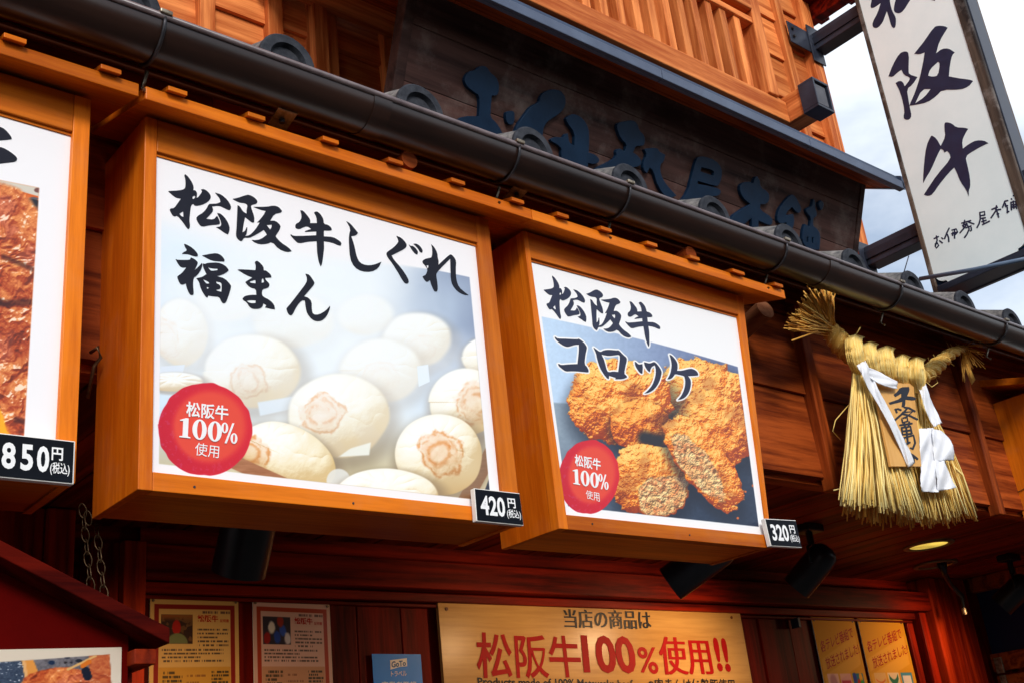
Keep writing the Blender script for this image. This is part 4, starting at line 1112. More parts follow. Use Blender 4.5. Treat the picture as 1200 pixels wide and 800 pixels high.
def ell(cx, cy, rx, ry, n=22): return [(cx + rx * math.cos(2 * math.pi * k / n), cy + ry * math.sin(2 * math.pi * k / n)) for k in range(n)]
def serif_hundred(parent, pq):
    """bold serif 100% in unit boxes, fitted to the quad pq (bl, br, tr, tl in the photograph)"""
    q = q_on(FP, pq)
    comps = [([(0.00, 0.0), (0.19, 0.0), (0.19, 0.06), (0.145, 0.08), (0.145, 1.0), (0.10, 1.0), (0.0, 0.88), (0.0, 0.83), (0.055, 0.84), (0.055, 0.08), (0.0, 0.06)], []),
             (ell(0.345, 0.5, 0.125, 0.52), [ell(0.345, 0.5, 0.045, 0.44)]), (ell(0.615, 0.5, 0.125, 0.52), [ell(0.615, 0.5, 0.045, 0.44)]),
             (ell(0.79, 0.74, 0.062, 0.27), [ell(0.79, 0.74, 0.022, 0.21)]), (ell(0.965, 0.26, 0.062, 0.27), [ell(0.965, 0.26, 0.022, 0.21)]),
             ([(0.80, -0.03), (0.835, -0.03), (0.96, 1.03), (0.925, 1.03)], [])]
    def f(p):
        s, t = p
        return ((q[0][0] * (1 - s) + q[1][0] * s) * (1 - t) + (q[3][0] * (1 - s) + q[2][0] * s) * t, (q[0][1] * (1 - s) + q[1][1] * s) * (1 - t) + (q[3][1] * (1 - s) + q[2][1] * s) * t)
    part('badge_number', outlines_mb(FP, [([f(p) for p in o_], [[f(p) for p in l_] for l_ in hs]) for o_, hs in comps], -0.0036, -0.0026, 0.00003), M_whitep, parent)

def badge_text(parent, boxes, num):
    for body, pq, off in boxes:
        part('badge_lettering', fit_text(MB(), FP, body, q_on(FP, pq), -0.0028, off), M_whitep, parent)
    serif_hundred(parent, num)
badge_text(S2, [('松阪牛', [(219, 487), (268, 492), (269, 475), (219, 469)], 0.022),
                ('使用', [(229, 532), (257, 536), (258, 521), (230, 517)], 0.0)], [(211, 511), (277, 519), (278, 496), (212, 488)])

# ---------------------------------------------------------------- croquette sign
qc = [FP.uv(662, 603), FP.uv(899, 627), FP.uv(865, 370), FP.uv(620, 303)]
cro_tabs = [(655, 251, .038), (706, 270, .038), (760, 288, .038), (810, 304, .038), (868, 317, .052), (908, 334, .038)]
S3 = sign_box('wooden_sign_box', 'amber wooden sign box with the croquette poster, right of the bun sign', 1.702, 2.447, 2.535, qc,
              'wooden sign boxes over the shop front', cro_tabs, 1.6745, 2.645, [(692, 614), (806, 627)])
c = Canvas(FP, qc, 640, 720)
n1 = fbm(c.x, c.y, 70, 4)
c.rgb[:] = (0.955, 0.955, 0.96)
top = 368 + (c.x - 625) * 0.20 + 0.00022 * (c.x - 625) ** 2
m = sst(0.022, 0.026, c.U) * sst(0.967, 0.963, c.U) * sst(0.034, 0.038, c.Vv) * sst(top - 0.6, top + 0.8, c.y)
horizon = 470 + (c.x - 640) * 0.06
t = sst(625, 860, c.x)
up = np.stack([0.76 - 0.36 * t, 0.86 - 0.40 * t, 0.96 - 0.34 * t], -1)
dn = np.stack([0.58 - 0.42 * t, 0.65 - 0.43 * t, 0.71 - 0.40 * t], -1)
k = sst(horizon - 1.5, horizon + 1.5, c.y)[..., None]
dd = sst(480, 610, c.y)[..., None]
dn = dn * (1 - 0.55 * dd) + np.array([0.14, 0.20, 0.30]) * 0.55 * dd
col = up * (1 - k) + dn * k + (fbm(c.x * 1, c.y, 3, 2) - 0.5)[..., None] * 0.05
c.put(m, col)
LATd = lambda s, o=4, ox=0: fbm(c.x + ox, c.y + ox * 0.7, s, o, 0.6)
def croquette(cx, cy, rx, ry, rot, seed, sq=2.4, dark=0.0):
    ca, sa = math.cos(rot), math.sin(rot)
    dx, dy = c.x - cx, c.y - cy
    ex, ey = (dx * ca + dy * sa) / rx, (-dx * sa + dy * ca) / ry
    rough = (LATd(9, 4, seed * 37) - 0.5) * 0.22
    r = (np.abs(ex) ** sq + np.abs(ey) ** sq) ** (1 / sq) + rough
    shd = m * sst(1.35, 0.9, np.hypot(ex - 0.10, ey - 0.22)) * 0.6
    c.put(shd, np.array([0.07, 0.10, 0.17]))
    dome = np.sqrt(np.clip(1 - np.clip(r, 0, 1) ** 2.1, 0, 1))
    wx = 5 * (LATd(8, 3, seed * 13) - 0.5)
    crumb = 1 - np.abs(2 * fbm(c.x + seed * 50 + wx, c.y * 1.0 + wx, 6.0, 4, 0.62) - 1)
    fine = fbm(c.x + 20 * seed, c.y, 2.4, 3, 0.6)
    lump = fbm(c.x + 9 * seed, c.y + 30, 15, 3)
    h = min(rx, ry) * 0.80 * dome + 1.9 * crumb ** 2 + 0.7 * fine + 11.0 * lump
    lam, nx_, ny_ = relief(c, h, (-0.30, -0.72, 0.62))
    lit = np.clip(0.10 + 0.88 * lam + 0.22 * (crumb - 0.6) + 0.30 * (LATd(13, 3, seed * 19) - 0.5) - dark - 0.14 * sst(0.2, 1.0, ey), 0, 1)
    a = np.array([0.56, 0.17, 0.02]); b = np.array([0.97, 0.51, 0.09]); d = np.array([1.0, 0.84, 0.46])
    q = lit[..., None]
    col = np.where(q < 0.55, a * (1 - q / 0.55) + b * (q / 0.55), b * (1 - (q - 0.55) / 0.45) + d * ((q - 0.55) / 0.45))
    burn = sst(0.54, 0.74, LATd(24, 3, seed * 3))[..., None] * 0.38
    col = col * (1 - burn) + np.array([0.62, 0.23, 0.06]) * (0.5 + 0.6 * q) * burn
    c.put(m * sst(1.0, 0.97, r), np.clip(col, 0, 1))
    return ex, ey, r
def filling(mask, seed):
    f = LATd(7, 4, seed * 5); g_ = LATd(3.2, 3, seed * 9); h_ = LATd(11, 3, seed * 2)
    lamf, _x, _y = relief(c, 5.0 * (1 - np.abs(2 * fbm(c.x + seed * 8, c.y, 7, 4, 0.6) - 1)) + 1.2 * g_, (-0.3, -0.7, 0.65))
    a = np.array([0.88, 0.58, 0.32]); b = np.array([1.0, 0.87, 0.64]); e = np.array([0.70, 0.36, 0.20])
    col = a * (1 - f[..., None]) + b * f[..., None]
    k1 = (sst(0.50, 0.66, LATd(5, 3, seed * 2)) * 0.55)[..., None]; col = col * (1 - k1) + e * k1
    k2 = (sst(0.60, 0.72, g_) * 0.35)[..., None]; col = col * (1 - k2) + np.array([0.60, 0.33, 0.18]) * k2
    col = col * (0.52 + 0.72 * lamf[..., None])
    c.put(mask, np.clip(col, 0, 1))
croquette(822, 470, 58, 50, 0.25, 2)
croquette(842, 500, 50, 36, 0.75, 5, dark=0.03)
croquette(728, 470, 62, 50, 0.12, 1)
croquette(752, 498, 36, 30, 0.2, 7, dark=0.12)
c.put(m * sst(13, 3, c.dist_line(757, 512, 772, 516)), (0.12, 0.12, 0.16))
ex, ey, r = croquette(765, 562, 46, 42, 0.15, 3, sq=3.0)
w_ = (LATd(8, 3, 77) - 0.5) * 9
fm = m * c.poly([(752, 600), (749, 572), (764, 556), (804, 556), (818, 572), (808, 604), (770, 612)], 1.5 + 0 * c.x.max()) * sst(0.97, 0.90, r + 0.0) * sst(-2, 2, (c.y - 556) - 0.05 * (c.x - 760) + w_)
filling(fm, 3)
ex, ey, r = croquette(826, 541, 66, 27, 0.93, 4, sq=2.6)
fm = m * sst(0.80, 0.70, np.hypot(ex * 1.02, (ey - 0.30) / 0.80) + (LATd(7, 3, 21) - 0.5) * 0.3)
filling(fm, 6)
for q in ((884, 568, 1.4), (875, 575, 1.0), (866, 606, 1.2), (893, 590, .8)):
    c.put(m * sst(q[2] + .8, q[2] - .3, np.hypot(c.x - q[0], c.y - q[1])), (0.85, 0.42, 0.18))
badge_paint(c, 691.5, 557.5, 35.5, 44, 0.12)

G_ko = [[[(85,120),(100,130),(130,148),(250,150),(430,160),(460,148),(540,210),(585,280),(580,315),(560,400),(545,545),(590,590),(612,640),(608,668),(560,665),(470,655),(350,648),(255,655),(200,615),(150,575),(135,540),(155,540),(180,558),(300,545),(440,540),(450,440),(462,330),(460,238),(400,240),(340,260),(280,275),(220,255),(140,200),(90,150)]]]
G_ro = [[[(690,285),(720,305),(790,360),(850,325),(930,318),(1050,330),(1080,325),(1150,400),(1200,440),(1210,480),(1190,560),(1165,690),(1200,720),(1215,745),(1150,775),(1030,775),(1040,755),(930,720),(928,770),(905,765),(850,700),(790,600),(740,440),(735,390),(710,330)], [(810,390),(850,400),(930,415),(1040,400),(1090,395),(1105,430),(1090,560),(1075,665),(1000,655),(920,670),(895,640),(870,540),(850,470)]]]
G_tsu = [[[(115,205),(130,210),(165,245),(215,235),(222,290),(215,362),(195,360),(150,310),(120,250)]], [[(240,212),(260,215),(310,230),(350,215),(375,205),(420,245),(475,330),(470,380),(440,480),(380,570),(310,615),(245,628),(290,590),(350,520),(390,410),(400,320),(385,250),(350,265),(325,300),(318,342),(290,325),(250,265)]]]
G_ke = [[[(580,110),(605,120),(650,165),(685,225),(688,290),(680,325),(740,325),(840,300),(880,298),(930,320),(962,360),(962,385),(930,390),(825,395),(860,440),(868,500),(850,590),(810,660),(760,700),(690,715),(740,660),(780,570),(795,480),(785,415),(775,392),(700,375),(655,365),(625,410),(600,432),(550,440),(590,370),(605,300),(610,230),(595,160)]]]
title3 = []
for gl, cr in ((G_ko, (645, 385, 13.33)), (G_ro, (645, 385, 13.33)), (G_tsu, (735, 405, 11.43)), (G_ke, (735, 405, 11.43))):
    title3 += px_comps(gl, cr, FP.uv)
def refit(gl, cr, box):
    """same character again, fitted between its measured left, right, top and bottom on the second poster"""
    comps = px_comps(gl, cr, FP.uv)
    al = [p for o_, hs in comps for l_ in [o_] + hs for p in l_]
    u0, u1 = min(p[0] for p in al), max(p[0] for p in al); v0, v1 = min(p[1] for p in al), max(p[1] for p in al)
    L, R_, T_, B_ = [FP.uv(630 + x / 8, 315 + y / 8) for x, y in box]
    f = lambda p: (L[0] + (p[0] - u0) / (u1 - u0) * (R_[0] - L[0]), B_[1] + (p[1] - v0) / (v1 - v0) * (T_[1] - B_[1]))
    return [([f(p) for p in o_], [[f(p) for p in l_] for l_ in hs]) for o_, hs in comps]
title3 += refit(G_matsu, cA, [(68, 215), (482, 500), (148, 62), (475, 528)])
title3 += refit(G_saka, cA, [(467, 238), (888, 640), (555, 190), (880, 648)])
title3 += refit(G_ushi, cB, [(832, 490), (1158, 548), (880, 282), (1060, 726)])
def to_px(u, v, pl):
    p = pl.pt(u, v, 0)
    a, b, d = p.dot(CR), p.dot(CU), p.dot(CF)
    return (600 + FOC * a / d, 400 - FOC * b / d)
halo_strokes(c, [[to_px(u, v, FP) for u, v in l_] for o_, hs in title3 for l_ in [o_] + hs], 1.7)
matp = c.material('croquette_print')
print_sheet('poster_print', FP, qc, -0.004, matp, S3)
part('brush_lettering', outlines_mb(FP, title3, -0.0039, -0.003, 0.00002), M_inkblue, S3)
badge_text(S3, [('松阪牛', [(675, 545), (705, 551), (705, 537), (674, 531)], 0.022),
                ('使用', [(688, 583), (704, 587), (703, 576), (687, 573)], 0.0)], [(673, 566), (713, 573), (713, 556), (672, 548)])

# ---------------------------------------------------------------- meat sign at the left
qm = [(-0.165, 0.597), (0.6165, 0.597), (0.6175, 1.221), (-0.165, 1.2295)]
S1 = sign_box('wooden_sign_box', 'amber wooden sign box with the grilled meat poster, at the left edge', -0.192, 0.648, 0.648, qm,
              'wooden sign boxes over the shop front', [(15, 50, .038), (127, 86, .038), (-75, 20, .038), (-155, -5, .038)], -0.24, 0.711)
c = Canvas(FP, qm, 820, 700)
c.rgb[:] = (0.955, 0.95, 0.955)
m = sst(0.02, 0.024, c.U) * sst(0.938, 0.934, c.U) * sst(0.03, 0.034, c.Vv) * sst(209, 211, c.y - 0.2 * c.x)
def meat_paint(c, m, x0, y0, s=1.0, seed=0):
    warp = 26 * s * (fbm(c.x + seed, c.y, 40 * s, 3) - 0.5)
    a = fbm(c.x * 0.8 + warp + seed, c.y * 0.8 - warp, 22 * s, 5, 0.6)
    ridg = 1 - np.abs(2 * fbm(c.x + warp + 40 + seed, c.y + 2 * warp, 34 * s, 4, 0.55) - 1)
    h = 16 * s * ridg + 20 * s * fbm(c.x + seed, c.y, 60 * s, 2) + 3.2 * s * fbm(c.x, c.y + seed, 6 * s, 3)
    lam, nx_, ny_ = relief(c, h, (-0.35, -0.70, 0.62))
    q = np.clip(0.22 + 0.62 * lam + 0.8 * (a - 0.5) + 0.08, 0, 1)[..., None]
    d = np.array([0.22, 0.05, 0.02]); b = np.array([0.68, 0.25, 0.09]); h2 = np.array([0.96, 0.62, 0.34])
    col = np.where(q < 0.5, d * (1 - 2 * q) + b * 2 * q, b * (2 - 2 * q) + h2 * (2 * q - 1))
    fat = (sst(0.56, 0.70, fbm(c.x + 500, c.y + seed, 30 * s, 4)) * 0.45)[..., None]
    col = col * (1 - fat) + np.array([0.74, 0.36, 0.30]) * (0.5 + 0.7 * q) * fat
    gl = np.clip(nx_ * -0.35 + ny_ * -0.62, 0, 1)
    g1 = sst(0.22, 0.42, gl) * sst(0.44, 0.58, fbm(c.x * 1.1 + 900, c.y + seed, 7 * s, 3, 0.6))
    col = col * (1 - 0.85 * g1[..., None]) + np.array([1.0, 0.93, 0.84]) * 0.85 * g1[..., None]
    c.put(m, np.clip(col, 0, 1))
c.put(m, np.array([0.86, 0.36, 0.08]))
c.put(m * c.poly([(0, 205), (72, 218), (72, 236), (30, 225), (0, 216)], 0.8), (0.83, 0.80, 0.74))
for bx in ((46, 222, 5, 3, (0.45, 0.28, 0.25)), (62, 231, 5, 2, (0.15, 0.15, 0.2)), (40, 232, 6, 2, (0.35, 0.33, 0.35))):
    c.put(m * sst(1.2, .8, np.hypot((c.x - bx[0]) / bx[2], (c.y - bx[1]) / bx[3])), bx[4])
c.put(m * sst(7, 5.5, c.dist_line(35, 238, 72, 246)), (0.10, 0.10, 0.14))
c.put(m * sst(5, 3.5, c.dist_line(48, 251, 72, 262)), (0.95, 0.50, 0.18))
c.put(m * sst(3, 2, c.dist_line(30, 293, 72, 298)), (0.10, 0.08, 0.12))
c.put(m * sst(300, 306, c.y) * sst(50, 54, c.x), (0.72, 0.16, 0.05))
ymask = m * c.poly([(-90, 440), (4, 452), (14, 510), (-90, 510)], 1.0)
blob = lambda cx, cy, rx, ry, s_=0.05: sst(1.0 + s_, 1.0 - s_, np.hypot((c.x - cx) / rx, (c.y - cy) / ry) + 0.12 * (fbm(c.x, c.y, 16, 3) - 0.5))
mm = np.clip(blob(0, 290, 58, 75) + blob(-70, 300, 90, 60) + blob(-10, 365, 72, 62) + blob(30, 430, 34, 85) + blob(-60, 390, 80, 40), 0, 1) * m
c.put(ymask, (0.96, 0.66, 0.06)); c.put(ymask * sst(4, 3, c.dist_line(-60, 468, 10, 474)), (0.07, 0.06, 0.05))
meat_paint(c, mm, 0, 0, 1.0)
for (ax, ay, bx, by, w) in ((0, 355, 56, 352, 3.5), (-60, 330, 0, 352, 4), (5, 300, 52, 320, 2.5), (20, 490, 50, 498, 3)):
    c.put(mm * sst(w + 2.5, w - 2, c.dist_line(ax, ay, bx, by)) * 0.6, (0.17, 0.04, 0.03))
matp = c.material('grilled_meat_print')
print_sheet('poster_print', FP, qm, -0.004, matp, S1)
cZ = (0, 100, 3.636)
G_frag = [[[(-60,165),(0,172),(25,185),(50,215),(53,226),(30,230),(-60,235),(-140,240),(-150,215)]], [[(-90,262),(0,258),(30,270),(62,292),(77,308),(72,322),(40,326),(-5,331),(-8,348),(-20,345),(-25,400),(-60,400),(-60,335),(-200,345),(-230,320)]]]
part('brush_lettering', outlines_mb(FP, px_comps(G_frag, cZ, FP.uv), -0.0039, -0.003, 0.00002), M_ink, S1)

# ---------------------------------------------------------------- box at the right edge (turned side seen)
qr = [(4.345, 0.597), (5.10, 0.597), (5.10, 1.2295), (4.345, 1.2295)]
S4 = sign_box('wooden_sign_box', 'plain side of an amber wooden sign box at the right edge, beyond the straw rope', 4.318, 5.14, 5.14, qr,
              'wooden sign boxes over the shop front', [], 4.262, 5.2)
part('poster_print', MB().slab(FP, qr, -0.006, -0.004), M_white, S4)
wp = P(1195, 575, X=4.315)
part('wire', MB().tube([wp + V(0, -0.04, 0.01), wp + V(0, 0, 0), wp + V(0, 0.06, -0.004), wp + V(-0.02, 0.12, 0.0)], 0.0015, 5), M_hanger, S4)

# ---------------------------------------------------------------- price cards
price_tag([(558.5, 610), (613.8, 615.5), (609, 577.3), (555.5, 571.3)], '420', 'small black card reading 420 yen on the lower right corner of the bun sign', digits=(0.10, 0.62))
price_tag([(903.5, 639.2), (939.7, 641.2), (932.5, 609), (896, 606.9)], '320', 'small black card reading 320 yen on the lower right corner of the croquette sign', digits=(0.10, 0.64))
price_tag([(-62, 553), (86.5, 567), (88.5, 516.5), (-60, 500)], '850', 'black card reading 850 yen on the lower right corner of the meat sign', digits=(0.41, 0.765), single=False, single_digits=(('8', 0.405, 0.515), ('5', 0.555, 0.655), ('0', 0.685, 0.785)))
# =================================================================== NOTICES ON THE SHOP FRONT
WY = 3.075
WP = facade(WY)
def flat_print(name, label, cat, pxq, draw, w=300, h=300, thick=0.003, edge=M_whitep, group=None, rough=0.4, coat=0.2, Y=WY):
    pl = facade(Y)
    q = q_on(pl, pxq)
    o = thing(name, label, cat, (sum(p[0] for p in q) / 4, Y, min(p[1] for p in q)), group)
    part('sheet', MB().slab(pl, q, -thick, 0.0), edge, o, bev=0.0008)
    c = Canvas(pl, q, w, h)
    draw(c)
    print_sheet('printed_face', pl, q, 0.0008, c.material(name + '_print', rough, coat), o)
    return o, pl, q
def bil(q, s, r):
    bl, br, tr, tl = q
    return ((bl[0] * (1 - s) + br[0] * s) * (1 - r) + (tl[0] * (1 - s) + tr[0] * s) * r, (bl[1] * (1 - s) + br[1] * s) * (1 - r) + (tl[1] * (1 - s) + tr[1] * s) * r)
def subq(q, s0, s1, r0, r1): return [bil(q, s0, r0), bil(q, s1, r0), bil(q, s1, r1), bil(q, s0, r1)]
def fake_lines(c, u0, u1, v0, v1, n, col, seed, h=0.35, al=0.8):
    """rows of print too small to read"""
    for i in range(n):
        vc = v1 - (v1 - v0) * (i + 0.5) / n
        hh = (v1 - v0) / n * h
        rowlen = u1 - (0.0 if (i * 7 + seed) % 3 else (u1 - u0) * 0.35)
        m_ = sst(hh, hh * 0.6, np.abs(c.Vv - vc)) * sst(u0, u0 + .004, c.U) * sst(rowlen, rowlen - .004, c.U)
        m_ = m_ * (vnoise(c.U * 130 + seed * 3, c.Vv * 0 + i * 5.3) > 0.38)
        c.put(m_ * al, np.array(col))

def cert(paper, frame, low, seed):
    def draw(c):
        c.rgb[:] = paper
        c.rgb *= (0.95 + 0.08 * fbm(c.x, c.y, 30, 3))[..., None]
        c.rect(0.045, 0.955, 0.03, 0.965, frame); c.rect(0.095, 0.905, 0.06, 0.938, paper)
        c.rect(0.10, 0.90, 0.06, 0.60, low, 0.004)
        c.rect(0.12, 0.47, 0.735, 0.905, (0.20, 0.13, 0.10) if seed == 1 else (0.16, 0.14, 0.20))
        a = fbm(c.x * 3 + seed * 50, c.y * 3, 16, 3)
        mm_ = sst(0.12, 0.125, c.U) * sst(0.47, 0.465, c.U) * sst(0.735, 0.738, c.Vv) * sst(0.905, 0.902, c.Vv)
        if seed == 1:
            c.put(mm_ * sst(0.86, 0.90, c.Vv) * 0.8, (0.62, 0.36, 0.15)); c.put(mm_ * sst(0.55, 0.65, a) * 0.6, (0.50, 0.36, 0.20))
            c.put(mm_ * sst(0.055, 0.04, np.hypot(c.U - 0.29, (c.Vv - 0.83) * 1.1)), (0.62, 0.10, 0.07)); c.put(mm_ * sst(0.10, 0.085, np.hypot((c.U - 0.30) * .8, (c.Vv - 0.735) * 1.5)), (0.42, 0.46, 0.30))
        else:
            for qx, qy, cl in ((.17, .77, (.55, .08, .08)), (.23, .84, (.8, .8, .78)), (.30, .78, (.1, .25, .62)), (.37, .82, (.15, .3, .7)), (.43, .77, (.75, .75, .8)), (.34, .88, (.55, .15, .1))):
                c.put(mm_ * sst(0.055, 0.03, np.hypot(c.U - qx, (c.Vv - qy) * 1.2) + 0.02 * (a - .5)), cl)
        fake_lines(c, 0.52, 0.88, 0.715, 0.83, 5, (0.25, 0.20, 0.2), 3 + seed, 0.28)
        fake_lines(c, 0.58, 0.90, 0.912, 0.93, 1, (0.3, 0.2, 0.2), 5, 0.5)
        fake_lines(c, 0.13, 0.82, 0.625, 0.71, 4, (0.22, 0.18, 0.18), seed, 0.30)
        fake_lines(c, 0.14, 0.36, 0.30, 0.58, 12, (0.20, 0.17, 0.12), 8 + seed, 0.4)
        fake_lines(c, 0.40, 0.62, 0.22, 0.57, 9, (0.35, 0.18, 0.12), 4 + seed, 0.2, 0.5)
        fake_lines(c, 0.68, 0.88, 0.46, 0.58, 6, (0.15, 0.14, 0.12), 6 + seed, 0.4)
        fake_lines(c, 0.14, 0.86, 0.08, 0.20, 5, (0.25, 0.20, 0.15), 2 + seed, 0.3, 0.6)
    return draw
def quad_down(tl_, tr_, z_bot):
    """poster quad from its two upper photo corners, hanging straight down to height z_bot"""
    a, b = WP.uv(*tl_), WP.uv(*tr_)
    return a, b
def poster(name, label, tlp, trp, zbot, draw, w, h, **k):
    a, b = WP.uv(*tlp), WP.uv(*trp)
    q = [(a[0], zbot), (b[0], zbot), b, a]
    o = thing(name, label, k.get('cat', 'notice'), ((a[0] + b[0]) / 2, WY, zbot), k.get('group'))
    part('sheet', MB().slab(WP, q, -k.get('thick', 0.003), 0.0), k.get('edge', M_whitep), o, bev=0.0006)
    c = Canvas(WP, q, w, h); draw(c)
    print_sheet('printed_face', WP, q, 0.0008, c.material(name + '_print', k.get('rough', 0.4), k.get('coat', 0.2)), o)
    return o, q
for (tlp, trp, pap, fr, lo, sd_, lab) in (((176, 700), (279, 702.5), (0.80, 0.66, 0.40), (0.50, 0.09, 0.05), (0.74, 0.56, 0.22), 1, 'framed certificate with yellowed paper, photo and red border, left of its paler twin'),
                                         ((296, 703), (386, 707.5), (0.80, 0.66, 0.62), (0.62, 0.20, 0.08), (0.72, 0.54, 0.42), 2, 'paler pinkish certificate with a photo and orange border, left of the blue sticker')):
    o, q = poster('certificate', lab, tlp, trp, 0.19, cert(pap, fr, lo, sd_), 260, 340, group='certificates on the shop wall')
    mb = MB()
    fit_text(mb, WP, '松阪牛', subq(q, 0.52, 0.76, 0.862, 0.905), 0.0016, 0.03)
    fit_text(mb, WP, '証明書', subq(q, 0.78, 0.885, 0.862, 0.882), 0.0016, 0.01)
    part('red_heading', mb, M_redp, o)
    for s_, r_ in ((0.03, 0.985), (0.97, 0.985)):
        u, v = bil(q, s_, r_)
        part('pin', MB().cyl(WP.pt(u, v, 0.0), WP.pt(u, v, 0.004), 0.004, 8), M_zinc, o)

# blue sticker
a, b = WP.uv(436, 765.5), WP.uv(493, 766)
q = [(a[0], 0.34), (b[0], 0.34), b, a]
o = thing('blue_sticker', 'bright blue travel campaign sticker between the certificates and the gold sign', 'sticker', ((a[0] + b[0]) / 2, WY, 0.34))
part('sheet', MB().slab(WP, q, -0.002, 0.0), M_blue, o)
fl = [WP.uv(457, 773), WP.uv(476.5, 770.5), WP.uv(477, 780), WP.uv(468, 781), WP.uv(457.5, 784)]
part('white_flag', MB().prism(WP, fl, 0.0002, 0.0010), M_whitep, o)
mb = MB(); fit_text(mb, WP, 'GoTo', [WP.uv(458.5, 782), WP.uv(475.5, 779.5), WP.uv(475, 773), WP.uv(458.5, 774.5)], 0.0016, 0.03)
part('blue_lettering', mb, mottled('sticker_blue_print', (0.0, 0.10, 0.36), (0.0, 0.12, 0.40), 0.4), o)
mb = MB(); fit_text(mb, WP, 'トラベル', [WP.uv(458, 792), WP.uv(476.5, 791.5), WP.uv(476, 785), WP.uv(458, 786)], 0.0012, 0.012)
fit_text(mb, WP, '事業者登録', [WP.uv(447, 806), WP.uv(489, 806), WP.uv(488, 798), WP.uv(447, 798)], 0.0012, 0.012)
part('white_lettering', mb, M_whitep, o)

# gold sign board
a, b = WP.uv(513, 705.5), WP.uv(867, 716.5)
GP = facade(3.06)
a, b = GP.uv(513, 705.5), GP.uv(867, 716.5)
GS = thing('gold_sign_board', 'pale gold wooden board with big red lettering under the hanging sign boxes', 'sign', ((a[0] + b[0]) / 2, 3.06, 0.30))
zt_ = (a[1] + b[1]) / 2
q = [(a[0], 0.30), (b[0], 0.30), (b[0], zt_ + 0.001), (a[0], zt_ - 0.001)]
part('board', MB().slab(GP, q, -0.014, 0.0), M_ply, GS, bev=0.001)
GTH = [0.0012]
def gt(body, bl_, br_, tr_, tl_, off, mb):
    GTH[0] += 0.00005
    return fit_text(mb, GP, body, [GP.uv(*bl_), GP.uv(*br_), GP.uv(*tr_), GP.uv(*tl_)], GTH[0], off)
mb = MB()
for dx_ in (-0.6, 0.0, 0.6):
    gt('当店の商品は', (662 + dx_, 735), (763 + dx_, 737), (761 + dx_, 715), (660 + dx_, 713), 0.0, mb)
part('black_lettering', mb, M_ink, GS); mb = MB()
gt('Products made of 100% Matsusaka beef', (560, 803), (742, 806), (741, 796), (559, 793), 0.02, mb)
part('black_lettering', mb, M_ink, GS); mb = MB()
gt('※肉まんは伊勢豚使用', (760, 807), (862, 809), (860, 795), (759, 794), 0.015, mb)
part('black_lettering', mb, M_ink, GS)
mb = MB()
gt('松阪牛', (559, 795), (683, 794), (677, 745), (557, 740), 0.016, mb)
gt('100', (684, 788), (748, 789), (740, 745), (680, 743), 0.03, mb)
gt('%', (749, 787), (772, 790), (769, 758), (746, 757), 0.016, mb)
for dx_ in (-0.9, 0.0, 0.9):
    gt('使用', (775 + dx_, 790), (836 + dx_, 790), (828 + dx_, 747), (771 + dx_, 745), 0.0, mb)
gt('!!', (841, 786), (857, 787), (850, 747), (834, 746), 0.034, mb)
part('red_lettering', mb, M_redp, GS)
for px, py in ((523, 713), (857, 723)):
    u, v = GP.uv(px, py)
    part('screw', MB().cyl(GP.pt(u, v, 0.0), GP.pt(u, v, 0.003), 0.006, 10), mottled('rusty_screw', (0.12, 0.03, 0.01), (0.2, 0.06, 0.02), 0.5, 40), GS)

# yellow posters
def yellow(seed):
    def draw(c):
        c.rgb[:] = (0.80, 0.55, 0.06)
        c.rgb *= (0.96 + 0.06 * fbm(c.x, c.y, 40, 2))[..., None]
        cols = [((.86, .66, .62), (.62, .35, .45)), ((.84, .60, .56), (.70, .12, .25)), ((.10, .42, .50), (.65, .1, .1))] if seed == 1 else [((.80, .62, .36), (.80, .35, .1)), ((.84, .74, .62), (.12, .40, .32)), ((.25, .50, .62), (.85, .8, .78))]
        for i, (bgc, fg) in enumerate(cols):
            u0 = 0.10 + i * 0.29
            c.rect(u0, u0 + 0.25, 0.40, 0.535, bgc, 0.004)
            if seed == 1 and i == 0:
                c.put(sst(0.10, 0.05, np.hypot(c.U - u0 - .125, (c.Vv - .468) * 1.2)) * 0.8, fg)
            elif seed == 1 and i == 1: c.rect(u0 + .02, u0 + .23, .455, .478, fg, .01)
            elif seed == 1:
                for dx_, dy_, cl in ((.05, .10, (.1, .2, .6)), (.13, .05, (.7, .1, .1)), (.19, .10, (.85, .6, .1)), (.2, .04, (.15, .55, .2))):
                    c.put(sst(.05, .03, np.hypot(c.U - u0 - dx_, c.Vv - .40 - dy_)), cl)
            elif i == 0: c.put(sst(.012, .004, np.abs((c.Vv - .455) - .9 * (c.U - u0 - .125) ** 2 * 3)) * sst(u0 + .02, u0 + .03, c.U) * sst(u0 + .23, u0 + .22, c.U), fg)
            elif i == 1: c.put(sst(.03, .015, np.abs((c.Vv - .455) - 5 * (c.U - u0 - .125) ** 2)) * sst(u0 + .02, u0 + .03, c.U) * sst(u0 + .23, u0 + .22, c.U) * sst(.53, .52, c.Vv), fg)
            else: c.rect(u0 + .035, u0 + .215, .425, .51, fg, .006)
        if seed == 2:
            c.rect(0.10, 0.37, 0.24, 0.34, (0.10, 0.03, 0.03), .006); c.rect(.42, .66, .24, .34, (.75, .62, .55), .006); c.rect(.54, .65, .265, .315, (.72, .12, .12), .02)
            c.rect(.70, .95, .22, .36, (.82, .62, .42), .006); c.put(sst(.06, .04, np.hypot(c.U - .82, (c.Vv - .30) * 1.2)), (.75, .2, .1)); c.put(sst(.035, .02, np.hypot(c.U - .82, (c.Vv - .30) * 1.2)), (.85, .65, .45))
        # pale outlines under the slanting headline
        for dv in (0.0, -0.135):
            cc_ = 0.70 + dv + (c.U - 0.5) * 0.22
            c.put(sst(.062, .045, np.abs(c.Vv - cc_)) * sst(.03, .06, c.U) * sst(.96, .92, c.U) * 0.25, (0.95, 0.75, 0.55))
    return draw
